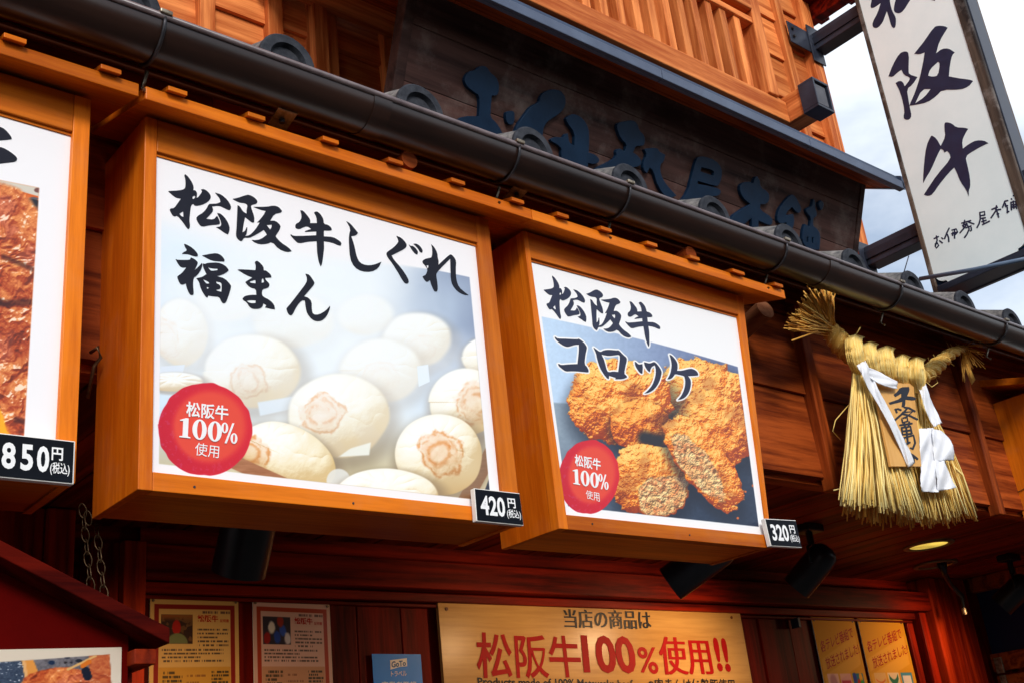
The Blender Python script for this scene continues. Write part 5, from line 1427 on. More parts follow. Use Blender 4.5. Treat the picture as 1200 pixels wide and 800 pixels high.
for (tlp, trp, sd_, lab) in (((950, 721), (1000, 723), 1, 'yellow television programme poster with red slanted headline, nearer the gold sign'),
                            ((1004, 722.5), (1057, 725), 2, 'yellow television programme poster with red slanted headline, nearer the door post')):
    o, q = poster('yellow_poster', lab, tlp, trp, 0.14, yellow(sd_), 200, 360, group='yellow posters on the shop wall', cat='poster', rough=0.75, coat=0.0)
    mb = MB()
    dq = lambda s0, s1, r0, r1, sk: [bil(q, s0, r0), bil(q, s1, r0 + sk), bil(q, s1, r1 + sk), bil(q, s0, r1)]
    fit_text(mb, WP, '各テレビ番組で', dq(0.08, 0.90, 0.70, 0.795, 0.13), 0.0014, 0.008)
    fit_text(mb, WP, '放送されました!', dq(0.12, 0.96, 0.565, 0.66, 0.13), 0.0014, 0.008)
    part('red_heading', mb, M_redp, o)
    if sd_ == 1:
        mb = MB(); fit_text(mb, WP, 'めざまし土曜日', subq(q, 0.08, 0.93, 0.245, 0.335), 0.0014, 0.03)
        part('black_lettering', mb, M_ink, o)
    for s_ in (0.05, 0.95):
        u, v = bil(q, s_, 0.965)
        part('pin', MB().cyl(WP.pt(u, v, 0.0), WP.pt(u, v, 0.003), 0.005, 8), M_hanger, o)

# little metal catch beside the first certificate, and a latch on the frame
p = P(158, 705, Y=3.07)
s_ = solo('metal_catch', MB().box(p.x - 0.009, p.x + 0.009, 3.055, 3.08, p.z - 0.026, p.z + 0.026), M_zinc, 'small worn metal catch on the wall left of the yellowed certificate', 'catch', bev=0.002)
for dz in (-0.014, 0.014):
    part('bolt', MB().cyl((p.x, 3.055, p.z + dz), (p.x, 3.051, p.z + dz), 0.005, 8), M_hanger, s_)
p = P(932, 727, Y=3.06)
solo('door_latch', MB().box(p.x - 0.008, p.x + 0.008, 3.04, 3.08, p.z - 0.03, p.z + 0.012), M_steelblue, 'small dark latch under the lintel between the gold sign and the yellow posters', 'latch', bev=0.002)

# =================================================================== LAMPS UNDER THE SOFFIT
SOF = 0.867
def downlight(cx, cy, r, lit, label):
    t = thing('recessed_downlight', label, 'ceiling light', (cx, cy, SOF), 'recessed lights in the soffit')
    m = MB(); n = 40
    prof = [(r * 1.0, SOF - 0.001), (r * 0.99, SOF - 0.007), (r * 0.80, SOF - 0.009), (r * 0.74, SOF - 0.002)]
    vs = [(cx + q_ * math.cos(2 * math.pi * k / n), cy + q_ * math.sin(2 * math.pi * k / n), z) for q_, z in prof for k in range(n)]
    fs = [(i * n + k, i * n + (k + 1) % n, (i + 1) * n + (k + 1) % n, (i + 1) * n + k) for i in range(len(prof) - 1) for k in range(n)]
    part('trim_ring', m.add(vs, fs), M_ring, t, angle=30)
    vs = [(cx + r * 0.76 * math.cos(2 * math.pi * k / n), cy + r * 0.76 * math.sin(2 * math.pi * k / n), SOF - 0.003) for k in range(n)]
    part('lens', MB().add(vs + [(cx, cy, SOF - 0.004)], [(k, (k + 1) % n, n) for k in range(n)]), lit, t)
M_lens = emis('glowing_yellow_lens', (0.62, 0.44, 0.07), 0.55)
nt = M_lens.node_tree
tx = nt.nodes.new('ShaderNodeTexCoord'); nn_ = nt.nodes.new('ShaderNodeTexNoise'); nn_.inputs['Scale'].default_value = 7; nn_.inputs['Detail'].default_value = 2
mr = nt.nodes.new('ShaderNodeMapRange'); mr.inputs[1].default_value = 0.3; mr.inputs[2].default_value = 0.7; mr.inputs[3].default_value = 0.25; mr.inputs[4].default_value = 0.9
nt.links.new(tx.outputs['Object'], nn_.inputs['Vector']); nt.links.new(nn_.outputs[0], mr.inputs[0]); nt.links.new(mr.outputs[0], nt.nodes['Principled BSDF'].inputs['Emission Strength'])
downlight(4.485, 2.50, 0.105, M_lens, 'round recessed light glowing yellow in the soffit below the straw rope')
downlight(4.97, 2.76, 0.10, mottled('unlit_lens', (0.06, 0.03, 0.012), (0.10, 0.05, 0.02), 0.4), 'round unlit recessed light in the soffit above the door post')

def spotlight(base, d, drop, L, r, label, lit=False, twist=0.0):
    """track spotlight hung from the soffit: base, stem, yoke, can"""
    d = Vector(d).normalized()
    bx = Vector(base)
    t = thing('ceiling_spotlight', label, 'spotlight', bx, 'black spotlights under the soffit')
    part('mounting_box', MB().box(bx.x - 0.05, bx.x + 0.05, bx.y - 0.035, bx.y + 0.035, bx.z - 0.028, bx.z), M_black, t, bev=0.004)
    piv = bx + V(0, 0, -drop)
    part('stem', MB().cyl(bx + V(0, 0, -0.02), piv, 0.013, 12), M_black, t, angle=40)
    side = d.cross(V(0, 0, 1)).normalized()
    m = MB()
    for s in (-1, 1):
        m.tube([piv + side * (s * 0.004), piv + side * (s * (r + 0.008)) + V(0, 0, -0.015), piv + side * (s * (r + 0.008)) + V(0, 0, -r - 0.02)], 0.006, 6)
    part('yoke', m, M_black, t, smooth=True)
    cc_ = piv + V(0, 0, -r - 0.02)
    b0 = cc_ - d * L * 0.42
    prof = [(0.0, r * 0.3), (0.006, r * 0.62), (0.02, r * 0.86), (0.045, r * 0.98), (0.07, r), (L - 0.004, r), (L, r * 0.99), (L, r * 0.90), (L - 0.076, r * 0.86)]
    n = 28; a = side; b = d.cross(side)
    vs, fs = [], []
    for h, q_ in prof:
        for k in range(n):
            an = 2 * math.pi * k / n
            vs.append(b0 + d * h + a * (q_ * math.cos(an)) + b * (q_ * math.sin(an)))
    for i in range(len(prof) - 1):
        for k in range(n): fs.append((i * n + k, i * n + (k + 1) % n, (i + 1) * n + (k + 1) % n, (i + 1) * n + k))
    fs.append(tuple(range(n))[::-1])
    part('can', MB().add(vs, fs), M_black, t, angle=35)
    vs = [b0 + d * (L - 0.02) + a * (r * 0.87 * math.cos(2 * math.pi * k / n)) + b * (r * 0.87 * math.sin(2 * math.pi * k / n)) for k in range(n)]
    vs = [v_ - d * 0.055 for v_ in vs]
    part('lens', MB().add(vs, [tuple(range(n))]), emis('warm_lamp_lens', (1.0, 0.62, 0.28), 25.0) if lit else M_black, t)
    if lit:
        la = bpy.data.lights.new('spotlight_beam', 'SPOT'); la.energy = lit; la.color = (1.0, 0.60, 0.30); la.spot_size = math.radians(150); la.spot_blend = 1.0; la.shadow_soft_size = 0.03
        lo = bpy.data.objects.new('spotlight_beam', la); COL.objects.link(lo)
        lo.location = b0 + d * (L + 0.01) + V(0, 0, EYE); lo.rotation_euler = (-d).to_track_quat('Z', 'Y').to_euler()
DIR = (-0.28, 0.72, -0.62)
p3 = P(937, 616, Z=SOF); 
spotlight((p3.x + 0.02, p3.y - 0.02, SOF), DIR, 0.072, 0.19, 0.054, 'black can spotlight hanging in the open, just right of the 320 yen card', lit=11.0)
f = P(755, 688, Y=2.62)
spotlight((2.86, 2.36, SOF), (-0.50, 0.78, -0.46), 0.10, 0.24, 0.058, 'black spotlight half hidden behind the bottom of the croquette sign', lit=3.5)
spotlight((1.235, 2.30, SOF), (0.02, 0.50, -0.86), 0.075, 0.27, 0.062, 'black spotlight half hidden behind the bottom of the bun sign', lit=14.0)
p4 = P(1181, 650, Z=SOF)
spotlight((p4.x, p4.y, SOF), (-0.30, 0.75, -0.55), 0.085, 0.18, 0.055, 'black spotlight against the navy curtain at the right edge', lit=5.0)
# thin adjustable bracket by the unlit downlight
p5 = P(1103, 658, Z=SOF)
q1 = P(1107, 672, Y=p5.y + 0.02); q2 = P(1115, 686, Y=p5.y + 0.06); q3 = P(1127, 697, Y=p5.y + 0.10); q4 = P(1129, 712, Y=p5.y + 0.1)
s_ = solo('curved_bracket', MB().tube([(p5.x, p5.y, SOF), q1, q2, q3, q4], [0.024, 0.013, 0.011, 0.012, 0.009], 10), M_black, 'thin black curved bracket hanging in front of the door post top', 'bracket', smooth=True)
part('end_cap', MB().cyl(q4, q4 + V(0, 0, -0.03), 0.012, 10), M_zinc, s_)

# =================================================================== GABLED BOARD LOWER LEFT, CHAIN
GBY = 1.9
GB = facade(GBY)
tl = GB.uv(0, 648); e1 = GB.uv(183, 742)
slope = (e1[1] - tl[1]) / (e1[0] - tl[0])
apx = 0.0
apz = tl[1] + slope * (apx - tl[0])
M_gable = wood('dark_red_gable_board', (0.03, 0.0008, 0.0004), (0.10, 0.004, 0.001), 'X', 0.8, 22, bump=0.2, spec=0.05)
gb = thing('gabled_menu_board', 'dark red board under a little gable roof with a food picture, bottom left corner', 'sign board', (apx, GBY + 0.1, -0.55))
xr = e1[0]
zr = apz + slope * (xr - apx)
for s in (1, -1):
    x1 = xr if s == 1 else -xr
    a_ = [(apx, GBY - 0.055, apz - 0.026), (x1, GBY - 0.055, zr - 0.026), (x1, GBY + 0.20, zr - 0.026), (apx, GBY + 0.20, apz - 0.026),
          (apx, GBY - 0.055, apz), (x1, GBY - 0.055, zr), (x1, GBY + 0.20, zr), (apx, GBY + 0.20, apz)]
    if s == -1: a_ = [a_[1], a_[0], a_[3], a_[2], a_[5], a_[4], a_[7], a_[6]]
    part('roof_board', MB().hexa(a_), M_gable, gb, bev=0.002)
wx = GB.uv(150, 770)[0]
fz = lambda x: apz - 0.027 + slope * abs(x)
part('face_board', MB().prism(GB, [(-wx, -0.5), (wx, -0.5), (wx, fz(wx)), (0, fz(0)), (-wx, fz(wx))], -0.03, 0.0), M_rdflat, gb)
part('side_board', MB().box(wx + 0.001, wx + 0.02, GBY + 0.03, GBY + 0.19, -0.5, fz(wx + 0.02) - 0.004), M_rdZ, gb)
part('purlin', MB().box(xr - 0.05, xr - 0.012, GBY - 0.03, GBY + 0.20, zr - 0.055, zr - 0.03), M_rdY, gb, bev=0.002)
ptr, ptl = GB.uv(142, 758), GB.uv(0, 768)
q = [(-0.36, 0.02), (ptr[0] + 0.002, 0.02), (ptr[0], ptr[1]), (-0.36, ptl[1] - 0.012)]
cg = Canvas(GB, q, 520, 260)
cg.rgb[:] = (0.84, 0.78, 0.70)
mg = sst(0.0, 1.0, 128.5 + (cg.y - 767) * 0.05 - cg.x) * sst(-0.5, 0.8, cg.y - (775.5 - cg.x * 0.072))
cg.put(mg, np.array([0.40, 0.38, 0.40]) + (fbm(cg.x * 3, cg.y * 3, 8, 4)[..., None] - 0.5) * 0.25)
cg.put(mg * sst(30, 26, cg.x), np.array([0.20, 0.25, 0.33]) + (fbm(cg.x * 4, cg.y * 4, 7, 3)[..., None] - 0.5) * 0.2)
cg.put(mg * sst(0.70, 0.76, fbm(cg.x * 5, cg.y * 5, 8, 3)) * sst(30, 26, cg.x), (0.8, 0.82, 0.85))
for bx, by, rx_, ry_, cl in ((60, 776, 4, 2.5, (.06, .14, .26)), (78, 770, 3, 1.5, (.07, .10, .18)), (76, 776, 1.8, 1.2, (.1, .07, .08)), (83, 776, 1.5, 1, (.1, .1, .14)), (92, 774, 4, 2, (.08, .10, .15))):
    cg.put(mg * sst(1.15, .85, np.hypot((cg.x - bx) / rx_, (cg.y - by) / ry_)), cl)
cg.put(mg * sst(7.5, 6, cg.dist_line(30, 770, 40, 794)), (0.86, 0.56, 0.24))
cg.put(mg * sst(2.5, 1.5, cg.dist_line(27, 772, 30, 792)), (0.88, 0.66, 0.42))
mt = mg * sst(1.05, 0.97, np.hypot((cg.x - 72) / 50, (cg.y - 806) / 24) + 0.1 * (fbm(cg.x * 2, cg.y * 2, 10, 3) - .5))
meat_paint(cg, mt, 0, 0, 0.6, 70)
cg.put(mg * sst(112, 107, cg.x) * 0 + mg * cg.poly([(104, 766), (130, 760), (132, 830), (104, 830)], 1), (0.66, 0.30, 0.18))
meat_paint(cg, mg * cg.poly([(104, 766), (130, 760), (132, 830), (104, 830)], 1) * 0.5, 0, 0, 0.5, 33)
cg.put(mg * sst(5.5, 4.5, cg.dist_line(100, 786, 102, 792)), (0.03, 0.06, 0.14))
cg.put(mg * sst(1.6, 1.0, cg.dist_line(79, 784, 112, 768)), (0.85, 0.66, 0.40))
cg.put(mg * sst(3, 2.2, cg.dist_line(96, 780, 104, 775)), (0.82, 0.42, 0.08))
print_sheet('picture', GB, q, 0.0022, cg.material('menu_picture_print'), gb)
part('picture_panel', MB().slab(GB, q, 0.0, 0.002), M_cardw, gb)

# chain from the wall down to the gable roof
top_c = P(97, 598, Y=2.03); bot_c = P(108, 702, Y=1.97)
ch = thing('hanging_chain', 'thin zinc chain hanging down behind the gable board beside the door post', 'chain', bot_c)
M_chain = mottled('tarnished_chain', (0.05, 0.03, 0.015), (0.16, 0.10, 0.05), 0.4, 60, metal=0.7)
def link(cpos, axis, spread, L=0.016, W=0.0070, r=0.0013):
    pts = []
    for k in range(13):
        an = 2 * math.pi * k / 12
        pts.append(cpos + axis * (L * math.cos(an)) + spread * (W * math.sin(an)))
    return MB().tube(pts, r, 5, caps=False)
ax = (bot_c - top_c).normalized()
for strand in (0, 1):
    off = V(0.022 * strand, 0, 0)
    s0 = 0.0 if strand == 0 else 0.015
    Lc = (bot_c - top_c).length
    k = 0; s = s0
    while s < Lc:
        cpos = top_c + ax * s + off * min(1.0, s / 0.04)
        sp_ = V(1, 0, 0) if k % 2 == 0 else V(0, 1, 0)
        part('chain_link', link(cpos, ax, sp_), M_chain, ch, smooth=True)
        s += 0.0255; k += 1
hk = P(106, 413, Y=1.97)
solo('wall_hook', MB().tube([hk, hk + V(0.006, -0.02, 0.004), hk + V(0.012, -0.02, -0.015), hk + V(0.004, -0.01, -0.03), hk + V(-0.002, 0.0, -0.09)], 0.0035, 7), M_chain, 'small brass-coloured hook on the wall in the gap between the meat and bun signs', 'hook', smooth=True)

# =================================================================== STRAW ROPE (SHIMENAWA)
rnd = random.Random(5)
SH = thing('straw_rope_ornament', 'new year straw rope ornament with long straw fringe, white paper and wooden plaque', 'straw ornament', P(1060, 600, Y=1.9))
def straws(name, segs, mat, parent, kind='stuff', label=None, nseg=5):
    """segs: (path points, radius, shade)"""
    mb = MB(); sh = []
    for path, r, s in segs:
        b = len(mb.v)
        mb.tube(path, r, 4, caps=True)
        sh += [s] * (len(mb.v) - b)
    o = part(name, mb, mat, parent, kind=kind, label=label, smooth=True)
    shade_attr(o, sh)
    return o
def lerp(a, b, t): return a + (b - a) * t
def quad_bez(a, b, c_, n=6): return [a * (1 - t) ** 2 + b * (2 * t * (1 - t)) + c_ * t * t for t in [i / (n - 1) for i in range(n)]]

# rope body: path
rope_px = [(972, 386, 1.845), (985, 402, 1.84), (1004, 418, 1.84), (1030, 428, 1.845), (1058, 436, 1.85), (1080, 440, 1.86), (1098, 428, 1.88), (1115, 414, 1.90), (1132, 408, 1.92)]
RP = [P(x, y, Y=Y) for x, y, Y in rope_px]
RR = [0.026, 0.036, 0.036, 0.030, 0.028, 0.028, 0.027, 0.021, 0.012]
def catmull(pts, n):
    out = []
    for i in range(len(pts) - 1):
        p0, p1, p2, p3_ = pts[max(i - 1, 0)], pts[i], pts[i + 1], pts[min(i + 2, len(pts) - 1)]
        for k in range(n):
            t = k / n
            out.append(0.5 * ((2 * p1) + (-p0 + p2) * t + (2 * p0 - 5 * p1 + 4 * p2 - p3_) * t * t + (-p0 + 3 * p1 - 3 * p2 + p3_) * t ** 3))
    out.append(pts[-1]); return out
path = catmull(RP, 14)
rad = []
for i in range(len(RR) - 1):
    for k in range(14): rad.append(RR[i] + (RR[i + 1] - RR[i]) * k / 14)
rad.append(RR[-1])
N_ = len(path)
# three twisted strands, each a bunch of straws
for s in range(3):
    segs = []
    core = []
    for i, p in enumerate(path):
        t = (path[min(i + 1, N_ - 1)] - path[max(i - 1, 0)]).normalized()
        a = t.cross(V(0, 1, 0)).normalized(); b = t.cross(a)
        an = i * 0.42 + s * 2 * math.pi / 3
        core.append((p + (a * math.cos(an) + b * math.sin(an)) * rad[i] * 0.52, t, a, b))
    mb = MB(); mb.tube([c_[0] for c_ in core], [r * 0.56 for r in rad], 12)
    o = part('rope_strand', mb, M_straw, SH, smooth=True); shade_attr(o, [0.12] * len(mb.v))
    for j in range(58):
        ph = rnd.random() * 2 * math.pi; pts = []; st = rnd.randrange(0, 40); en = min(N_, st + rnd.randrange(45, 95))
        for i in range(st, en, 2):
            c0, t, a, b = core[i]
            an = ph + i * 0.30
            pts.append(c0 + (a * math.cos(an) + b * math.sin(an)) * rad[i] * (0.55 + 0.03 * math.sin(i * 0.9 + j)))
        if len(pts) > 4: segs.append((pts, 0.0017, min(1, max(0, rnd.gauss(0.55, 0.22)))))
    straws('rope_straw', segs, M_straw, o)

# cut tuft at the upper left end
tie = P(973, 386, Y=1.845)
segs = []
tuft_c = P(948, 362, Y=1.79)
for j in range(520):
    u_, v_ = rnd.gauss(0, 0.42), rnd.random()
    tx_, ty_ = 920 + 56 * v_ + rnd.gauss(0, 2), 384 - 46 * math.sin(v_ * math.pi * 0.62) + rnd.gauss(0, 5)
    depth = 1.845 + rnd.uniform(-0.085, 0.03)
    en = P(tx_, ty_, Y=depth)
    a0 = tie + V(rnd.gauss(0, 0.010), rnd.gauss(0, 0.010), rnd.gauss(0, 0.010))
    mid = lerp(a0, en, 0.5) + V(rnd.gauss(0, 0.004), rnd.gauss(0, 0.004), rnd.gauss(0, 0.004))
    L_ = rnd.uniform(0.72, 1.02)
    en = lerp(a0, en, L_)
    segs.append(([a0, mid, en], rnd.uniform(0.0016, 0.0026), min(1, max(0, rnd.gauss(0.5, 0.25)))))
a0 = P(958, 388, Y=1.82); segs.append(([a0, P(928, 399, Y=1.80)], 0.003, 0.45)); segs.append(([tie, P(928, 386, Y=1.80)], 0.0025, 0.5))
straws('cut_tuft', segs, M_straw2, SH)
m = MB()
t = (RP[1] - P(955, 370, Y=1.83)).normalized(); a = t.cross(V(0, 1, 0)).normalized(); b = t.cross(a)
for q_ in range(3):
    cpt = P(972.5 + q_ * 2.2, 386 + q_ * 2.2, Y=1.845)
    m.tube([cpt + (a * math.cos(2 * math.pi * k / 14) + b * math.sin(2 * math.pi * k / 14)) * 0.022 for k in range(15)], 0.0032, 6, caps=False)
o = part('tie_cord', m, mottled('pale_green_cord', (0.45, 0.42, 0.16), (0.62, 0.58, 0.28), 0.6, 60), SH, smooth=True)

# straw bundles hooked over the rope, hanging down as the fringe
bund = [(1000, 401, 1011, 444, 12.5), (1018, 409, 1029, 449, 10.5), (1037, 414, 1045, 453, 12), (1056, 424, 1060, 457, 10), (1073, 427, 1076, 458, 11)]
for bi, (x0, y0, x1, y1, w_) in enumerate(bund):
    segs = []
    for j in range(120):
        f_ = rnd.uniform(-1, 1); dpt = rnd.random()
        bulge = 1.25 - 0.5 * abs(f_)
        xa = x0 + f_ * w_ * 0.8; 
        Y0 = 1.80 - 0.012 * math.cos(f_ * 1.4) + dpt * 0.012
        bl_ = 0.022 * (1 - f_ * f_)
        a0 = P(xa + 3, y0 - 9 + 3 * abs(f_), Y=1.85)
        a1 = P(xa, y0 - 5 + 4 * abs(f_), Y=1.800 - bl_ * 0.7)
        a2 = P(lerp(x0, x1, 0.45) + f_ * w_ * 1.0, lerp(y0, y1, 0.5), Y=1.792 - bl_ + dpt * 0.008)
        a3 = P(x1 + f_ * w_ * 0.50, y1 + rnd.uniform(-1, 2), Y=1.815)
        segs.append((catmull([a0, a1, a2, a3], 3), rnd.uniform(0.0014, 0.0021), min(1, max(0, rnd.gauss(0.6, 0.2)))))
    straws('straw_bundle', segs, M_straw, SH)
    mb = MB(); mb.tube([P(x0 + 1, y0 - 4, Y=1.835), P(lerp(x0, x1, .45), lerp(y0, y1, .5), Y=1.825), P(x1, y1, Y=1.84)], [0.022, 0.026, 0.014], 10)
    o = part('bundle_core', mb, M_straw, SH, smooth=True); shade_attr(o, [0.1] * len(mb.v))

# front tassel
def fringe(n, top, bot, Ya, Yb, mat, name, rr, sh, kink=0.0):
    segs = []
    for j in range(n):
        f_ = rnd.random()
        tpx = lerp(top[0][0], top[1][0], f_) + rnd.gauss(0, 1.2); tpy = lerp(top[0][1], top[1][1], f_) + rnd.gauss(0, 1.5)
        g_ = min(1, max(0, f_ + rnd.gauss(0, 0.10)))
        bx_ = np.interp(g_, [b_[2] for b_ in bot], [b_[0] for b_ in bot]) + rnd.gauss(0, 2.0)
        by_ = np.interp(g_, [b_[2] for b_ in bot], [b_[1] for b_ in bot]) + rnd.gauss(0, 3.5) - (rnd.random() < 0.08) * rnd.uniform(5, 18)
        ya, yb = rnd.uniform(*Ya), rnd.uniform(*Yb)
        A, Bq = P(tpx, tpy, Y=ya), P(bx_, by_, Y=yb)
        mid = lerp(A, Bq, 0.45) + V(rnd.gauss(0, 0.010) + kink * (f_ - 0.4), rnd.gauss(-0.010, 0.010), rnd.gauss(0, 0.004))
        segs.append((quad_bez(A, mid, Bq, 6), rnd.uniform(*rr), min(1, max(0, rnd.gauss(*sh)))))
    straws(name, segs, mat, SH)
fringe(430, ((1000, 436), (1020, 441)), ((987, 588, 0), (1012, 590, .3), (1045, 596, .6), (1078, 604, 1)), (1.80, 1.85), (1.80, 1.88), M_straw, 'front_fringe', (0.0019, 0.0034), (0.70, 0.2))
fringe(300, ((1003, 445), (1080, 462)), ((990, 600, 0), (1030, 610, .3), (1080, 614, .6), (1112, 612, .8), (1142, 603, 1)), (1.85, 1.88), (1.87, 1.95), M_straw2, 'back_fringe', (0.0016, 0.0028), (0.42, 0.22))
fringe(220, ((1028, 455), (1082, 462)), ((1060, 600, 0), (1095, 606, .5), (1120, 604, .8), (1141, 600, 1)), (1.85, 1.87), (1.83, 1.90), M_straw, 'middle_fringe', (0.0016, 0.0028), (0.55, 0.2), kink=0.02)
fringe(60, ((1064, 452), (1084, 456)), ((1078, 560, 0), (1088, 555, 1)), (1.845, 1.86), (1.845, 1.86), M_straw, 'side_fringe', (0.0018, 0.0028), (0.6, 0.2))
A = P(1113, 537, Y=1.85)
for seg_ in [([P(1109, 538, Y=1.85), P(1128, 556, Y=1.84), P(1144, 606, Y=1.85)], 0.0038, 0.75), ([P(998, 470, Y=1.83), P(979, 492, Y=1.82), P(976, 505, Y=1.82), P(985, 515, Y=1.85)], 0.0014, 0.5),
      ([P(977, 574, Y=1.86), P(986, 572, Y=1.86)], 0.0025, 0.8), ([P(1087, 443, Y=1.84), P(1096, 440, Y=1.83), P(1099, 448, Y=1.83), P(1092, 453, Y=1.84), P(1084, 446, Y=1.85)], 0.0013, 0.6),
      ([P(1050, 432, Y=1.80), P(1066, 441, Y=1.79), P(1071, 452, Y=1.80)], 0.0022, 0.85), ([P(1008, 384, Y=1.85), P(1001, 396, Y=1.84)], 0.002, 0.5)]:
    straws('loose_straw', [seg_], M_straw, SH, kind=None)
m = MB(); cp = P(1009, 437, Y=1.825)
m.tube([cp + V(0.034 * math.cos(2 * math.pi * k / 16), 0.022 * math.sin(2 * math.pi * k / 16), 0.008 * math.cos(2 * math.pi * k / 16)) for k in range(17)], 0.0042, 7, caps=False)
part('tassel_ring', m, mottled('dull_straw_cord', (0.22, 0.15, 0.05), (0.40, 0.30, 0.12), 0.6, 60), SH, smooth=True)
# frayed right end
segs = []
st0 = P(1128, 409, Y=1.92)
for j in range(80):
    k = rnd.random()
    if k < 0.6: tgt = P(1134 + rnd.random() * 24, 398 + rnd.random() * 34, Y=1.90 + rnd.uniform(-0.04, 0.04)); 
    else: tgt = P(1126 + rnd.random() * 16, 420 + rnd.random() * 28, Y=1.90 + rnd.uniform(-0.03, 0.03))
    mid = lerp(st0, tgt, 0.55) + V(rnd.gauss(0, .006), rnd.gauss(0, .006), 0.015 + rnd.gauss(0, .006))
    segs.append((quad_bez(st0 + V(rnd.gauss(0, .006), rnd.gauss(0, .006), rnd.gauss(0, .006)), mid, tgt, 5), rnd.uniform(0.0008, 0.0016), min(1, max(0, rnd.gauss(.45, .2)))))
for j in range(6): segs.append(([P(1126 + j, 412, Y=1.91), P(1132 + j, 432, Y=1.89), P(1139 + j * .7, 450 - j, Y=1.89)], 0.002, 0.7))
straws('frayed_end', segs, M_straw2, SH)
# fuzz along the rope
segs = []
for j in range(150):
    i = rnd.randrange(10, N_ - 4); p = path[i]
    d = V(rnd.gauss(0, 1), rnd.gauss(-0.5, 0.6), rnd.gauss(0.7, 0.8)).normalized()
    segs.append(([p + d * rad[i] * 0.8, p + d * (rad[i] + rnd.uniform(0.004, 0.022)) + V(rnd.gauss(0, .006), 0, 0)], 0.0007, rnd.random()))
straws('rope_fuzz', segs, M_straw, SH)

# wooden plaque
PQ = facade(1.785)
pq = [PQ.uv(*p_) for p_ in ((1024, 450), (1030, 447), (1066, 449), (1071, 453), (1080, 546), (1044, 546))]
PLQ = part('plaque', MB().prism(PQ, pq, -0.008, 0.0), M_plaque, SH, bev=0.001)
cP = (1020, 430, 6.667)
g_sen = [[[(210,190),(232,155),(300,153),(305,180),(285,225),(340,230),(357,245),(340,260),(272,252),(272,290),(262,312),(243,310),(248,268),(150,292),(143,275),(240,242),(240,205),(192,232),(180,212)]]]
cc = px_comps(g_sen, cP, PQ.uv)
lines = [[(190,330),(215,325),(240,335)],[(195,325),(205,355)],[(262,312),(300,318),(348,345)],[(285,322),(250,360),(190,412)],[(240,362),(300,375),(368,408)],[(250,352),(330,345),(270,395)],[(245,400),(285,385),(290,420),(250,432),(245,400)],
         [(228,452),(280,445),(325,438)],[(262,428),(268,462)],[(303,424),(298,458)],[(240,472),(312,462),(322,520)],[(243,475),(250,525),(318,518)],[(278,468),(292,600)],[(246,500),(318,490)],[(258,548),(262,600)],[(255,552),(335,530),(348,590),(328,640),(312,628)],[(268,600),(308,585)],
         [(300,668),(335,690),(368,718)],[(335,690),(338,745)],[(300,700),(315,735)]]
for st_ in lines:
    cc.append(([PQ.uv(cP[0] + x / cP[2], cP[1] + y / cP[2]) for x, y in stroke_poly(st_, 14)], []))
part('brush_character', outlines_mb(PQ, cc, 0.0001, 0.0009, 0.00003), M_ink, PLQ)

# white paper streamers: folded strips with creases
def paper(ptsL, ptsR, ys, name='paper_streamer', wob=0.006):
    """ribbon between two photo-traced edges, creased in depth"""
    W = 12; vs = []; fs = []
    def dens(pts, m_=5):
        q_ = [Vector((p_[0], p_[1], 0)) for p_ in pts]
        return [(v_.x, v_.y) for v_ in catmull(q_, m_)]
    ys = [v_.x for v_ in catmull([Vector((y_, 0, 0)) for y_ in ys], 5)]
    ptsL, ptsR = dens(ptsL), dens(ptsR)
    n = len(ptsL); sd0 = rnd.random() * 9
    for i in range(n):
        for k in range(W + 1):
            s_ = k / W
            x = lerp(ptsL[i][0], ptsR[i][0], s_); y = lerp(ptsL[i][1], ptsR[i][1], s_)
            e_ = rnd.uniform(-0.5, 0.5) if k in (0, W) or i in (0, n - 1) else 0.0
            fold = wob * (abs(((s_ * 1.6 + 0.10 * i + sd0) % 1.0) - 0.5) * 2.2 - 0.5) + wob * 0.7 * math.sin(s_ * 3.1 + i * 0.45 + sd0)
            vs.append(P(x + e_, y + e_, Y=ys[i] + fold))
    for i in range(n - 1):
        for k in range(W): fs.append((i * (W + 1) + k, (i + 1) * (W + 1) + k, (i + 1) * (W + 1) + k + 1, i * (W + 1) + k + 1))
    o = part(name, MB().add(vs, fs), M_paper, SH, smooth=True)
    s = o.modifiers.new('thickness', 'SOLIDIFY'); s.thickness = 0.0008
    return o
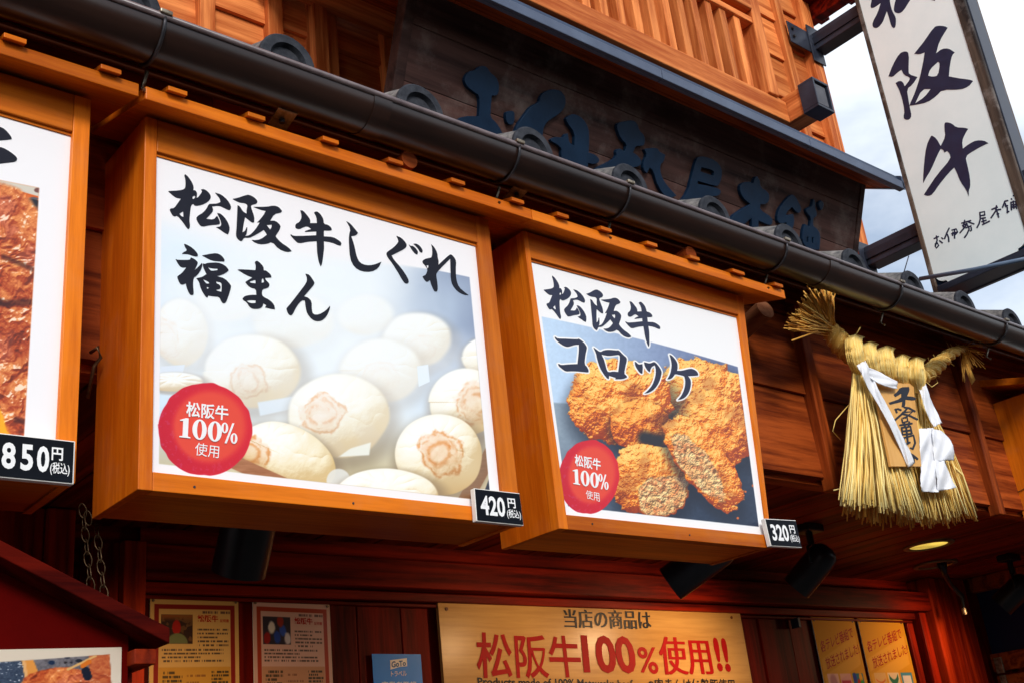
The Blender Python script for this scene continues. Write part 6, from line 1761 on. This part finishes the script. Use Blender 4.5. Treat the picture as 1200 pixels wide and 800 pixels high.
paper([(1004, 428), (1009, 437), (1012, 443), (1019, 458), (1030, 475), (1043, 500), (1055, 525), (1064, 547)],
      [(1014, 422), (1018, 430), (1022, 438), (1029, 455), (1039, 473), (1052, 499), (1064, 523), (1072, 542)], [1.765, 1.765, 1.765, 1.768, 1.77, 1.77, 1.775, 1.78])
paper([(1016, 430), (1028, 434), (1040, 441), (1052, 447)], [(1016, 440), (1028, 448), (1040, 453), (1051, 455)], [1.768, 1.765, 1.765, 1.77], wob=0.003)
paper([(1054, 452), (1056, 444)], [(1066, 455), (1068, 449)], [1.81, 1.80], wob=0.002)
paper([(1071, 448), (1078, 458), (1082, 472), (1088, 488), (1094, 500)], [(1083, 444), (1087, 456), (1092, 470), (1098, 482), (1104, 495)], [1.81, 1.80, 1.80, 1.80, 1.80])
paper([(1068, 446), (1072, 452)], [(1082, 443), (1082, 449)], [1.80, 1.805], wob=0.002)
paper([(1077, 502), (1078, 515), (1078, 530), (1079, 548), (1079, 566), (1081, 576)], [(1094, 501), (1096, 515), (1097, 530), (1098, 548), (1099, 566), (1100, 576)], [1.805, 1.795, 1.795, 1.80, 1.80, 1.80])
paper([(1092, 502), (1093, 515), (1094, 528), (1095, 540)], [(1103, 504), (1113, 514), (1118, 526), (1118, 539)], [1.80, 1.79, 1.79, 1.80])
paper([(1094, 530), (1096, 545), (1098, 560), (1099, 575)], [(1106, 538), (1111, 550), (1116, 562), (1121, 571)], [1.80, 1.795, 1.795, 1.80])

# =================================================================== far side of the street (out of shot; shades the shop front)
op = MB()
x = -14.0; i = 0
while x < 18:
    w_ = 4.2 + (i % 3) * 0.6; h_ = 1.5 + (i * 37 % 5) * 0.12
    op.box(x, x + w_, -9.5, -5.2 - 0.15 * (i % 2), -1.599, h_)
    op.box(x - 0.1, x + w_ - 0.05, -9.7, -4.6, h_ + 0.002, h_ + 0.16)
    x += w_ + 0.12; i += 1
solo('street_facades', op, wood('dark_townhouse_wall', (0.03, 0.018, 0.012), (0.09, 0.055, 0.035), 'X', 0.8, 10), kind='structure')

# tidy helper data
for o in bpy.data.objects:
    if 'org' in o: del o['org']
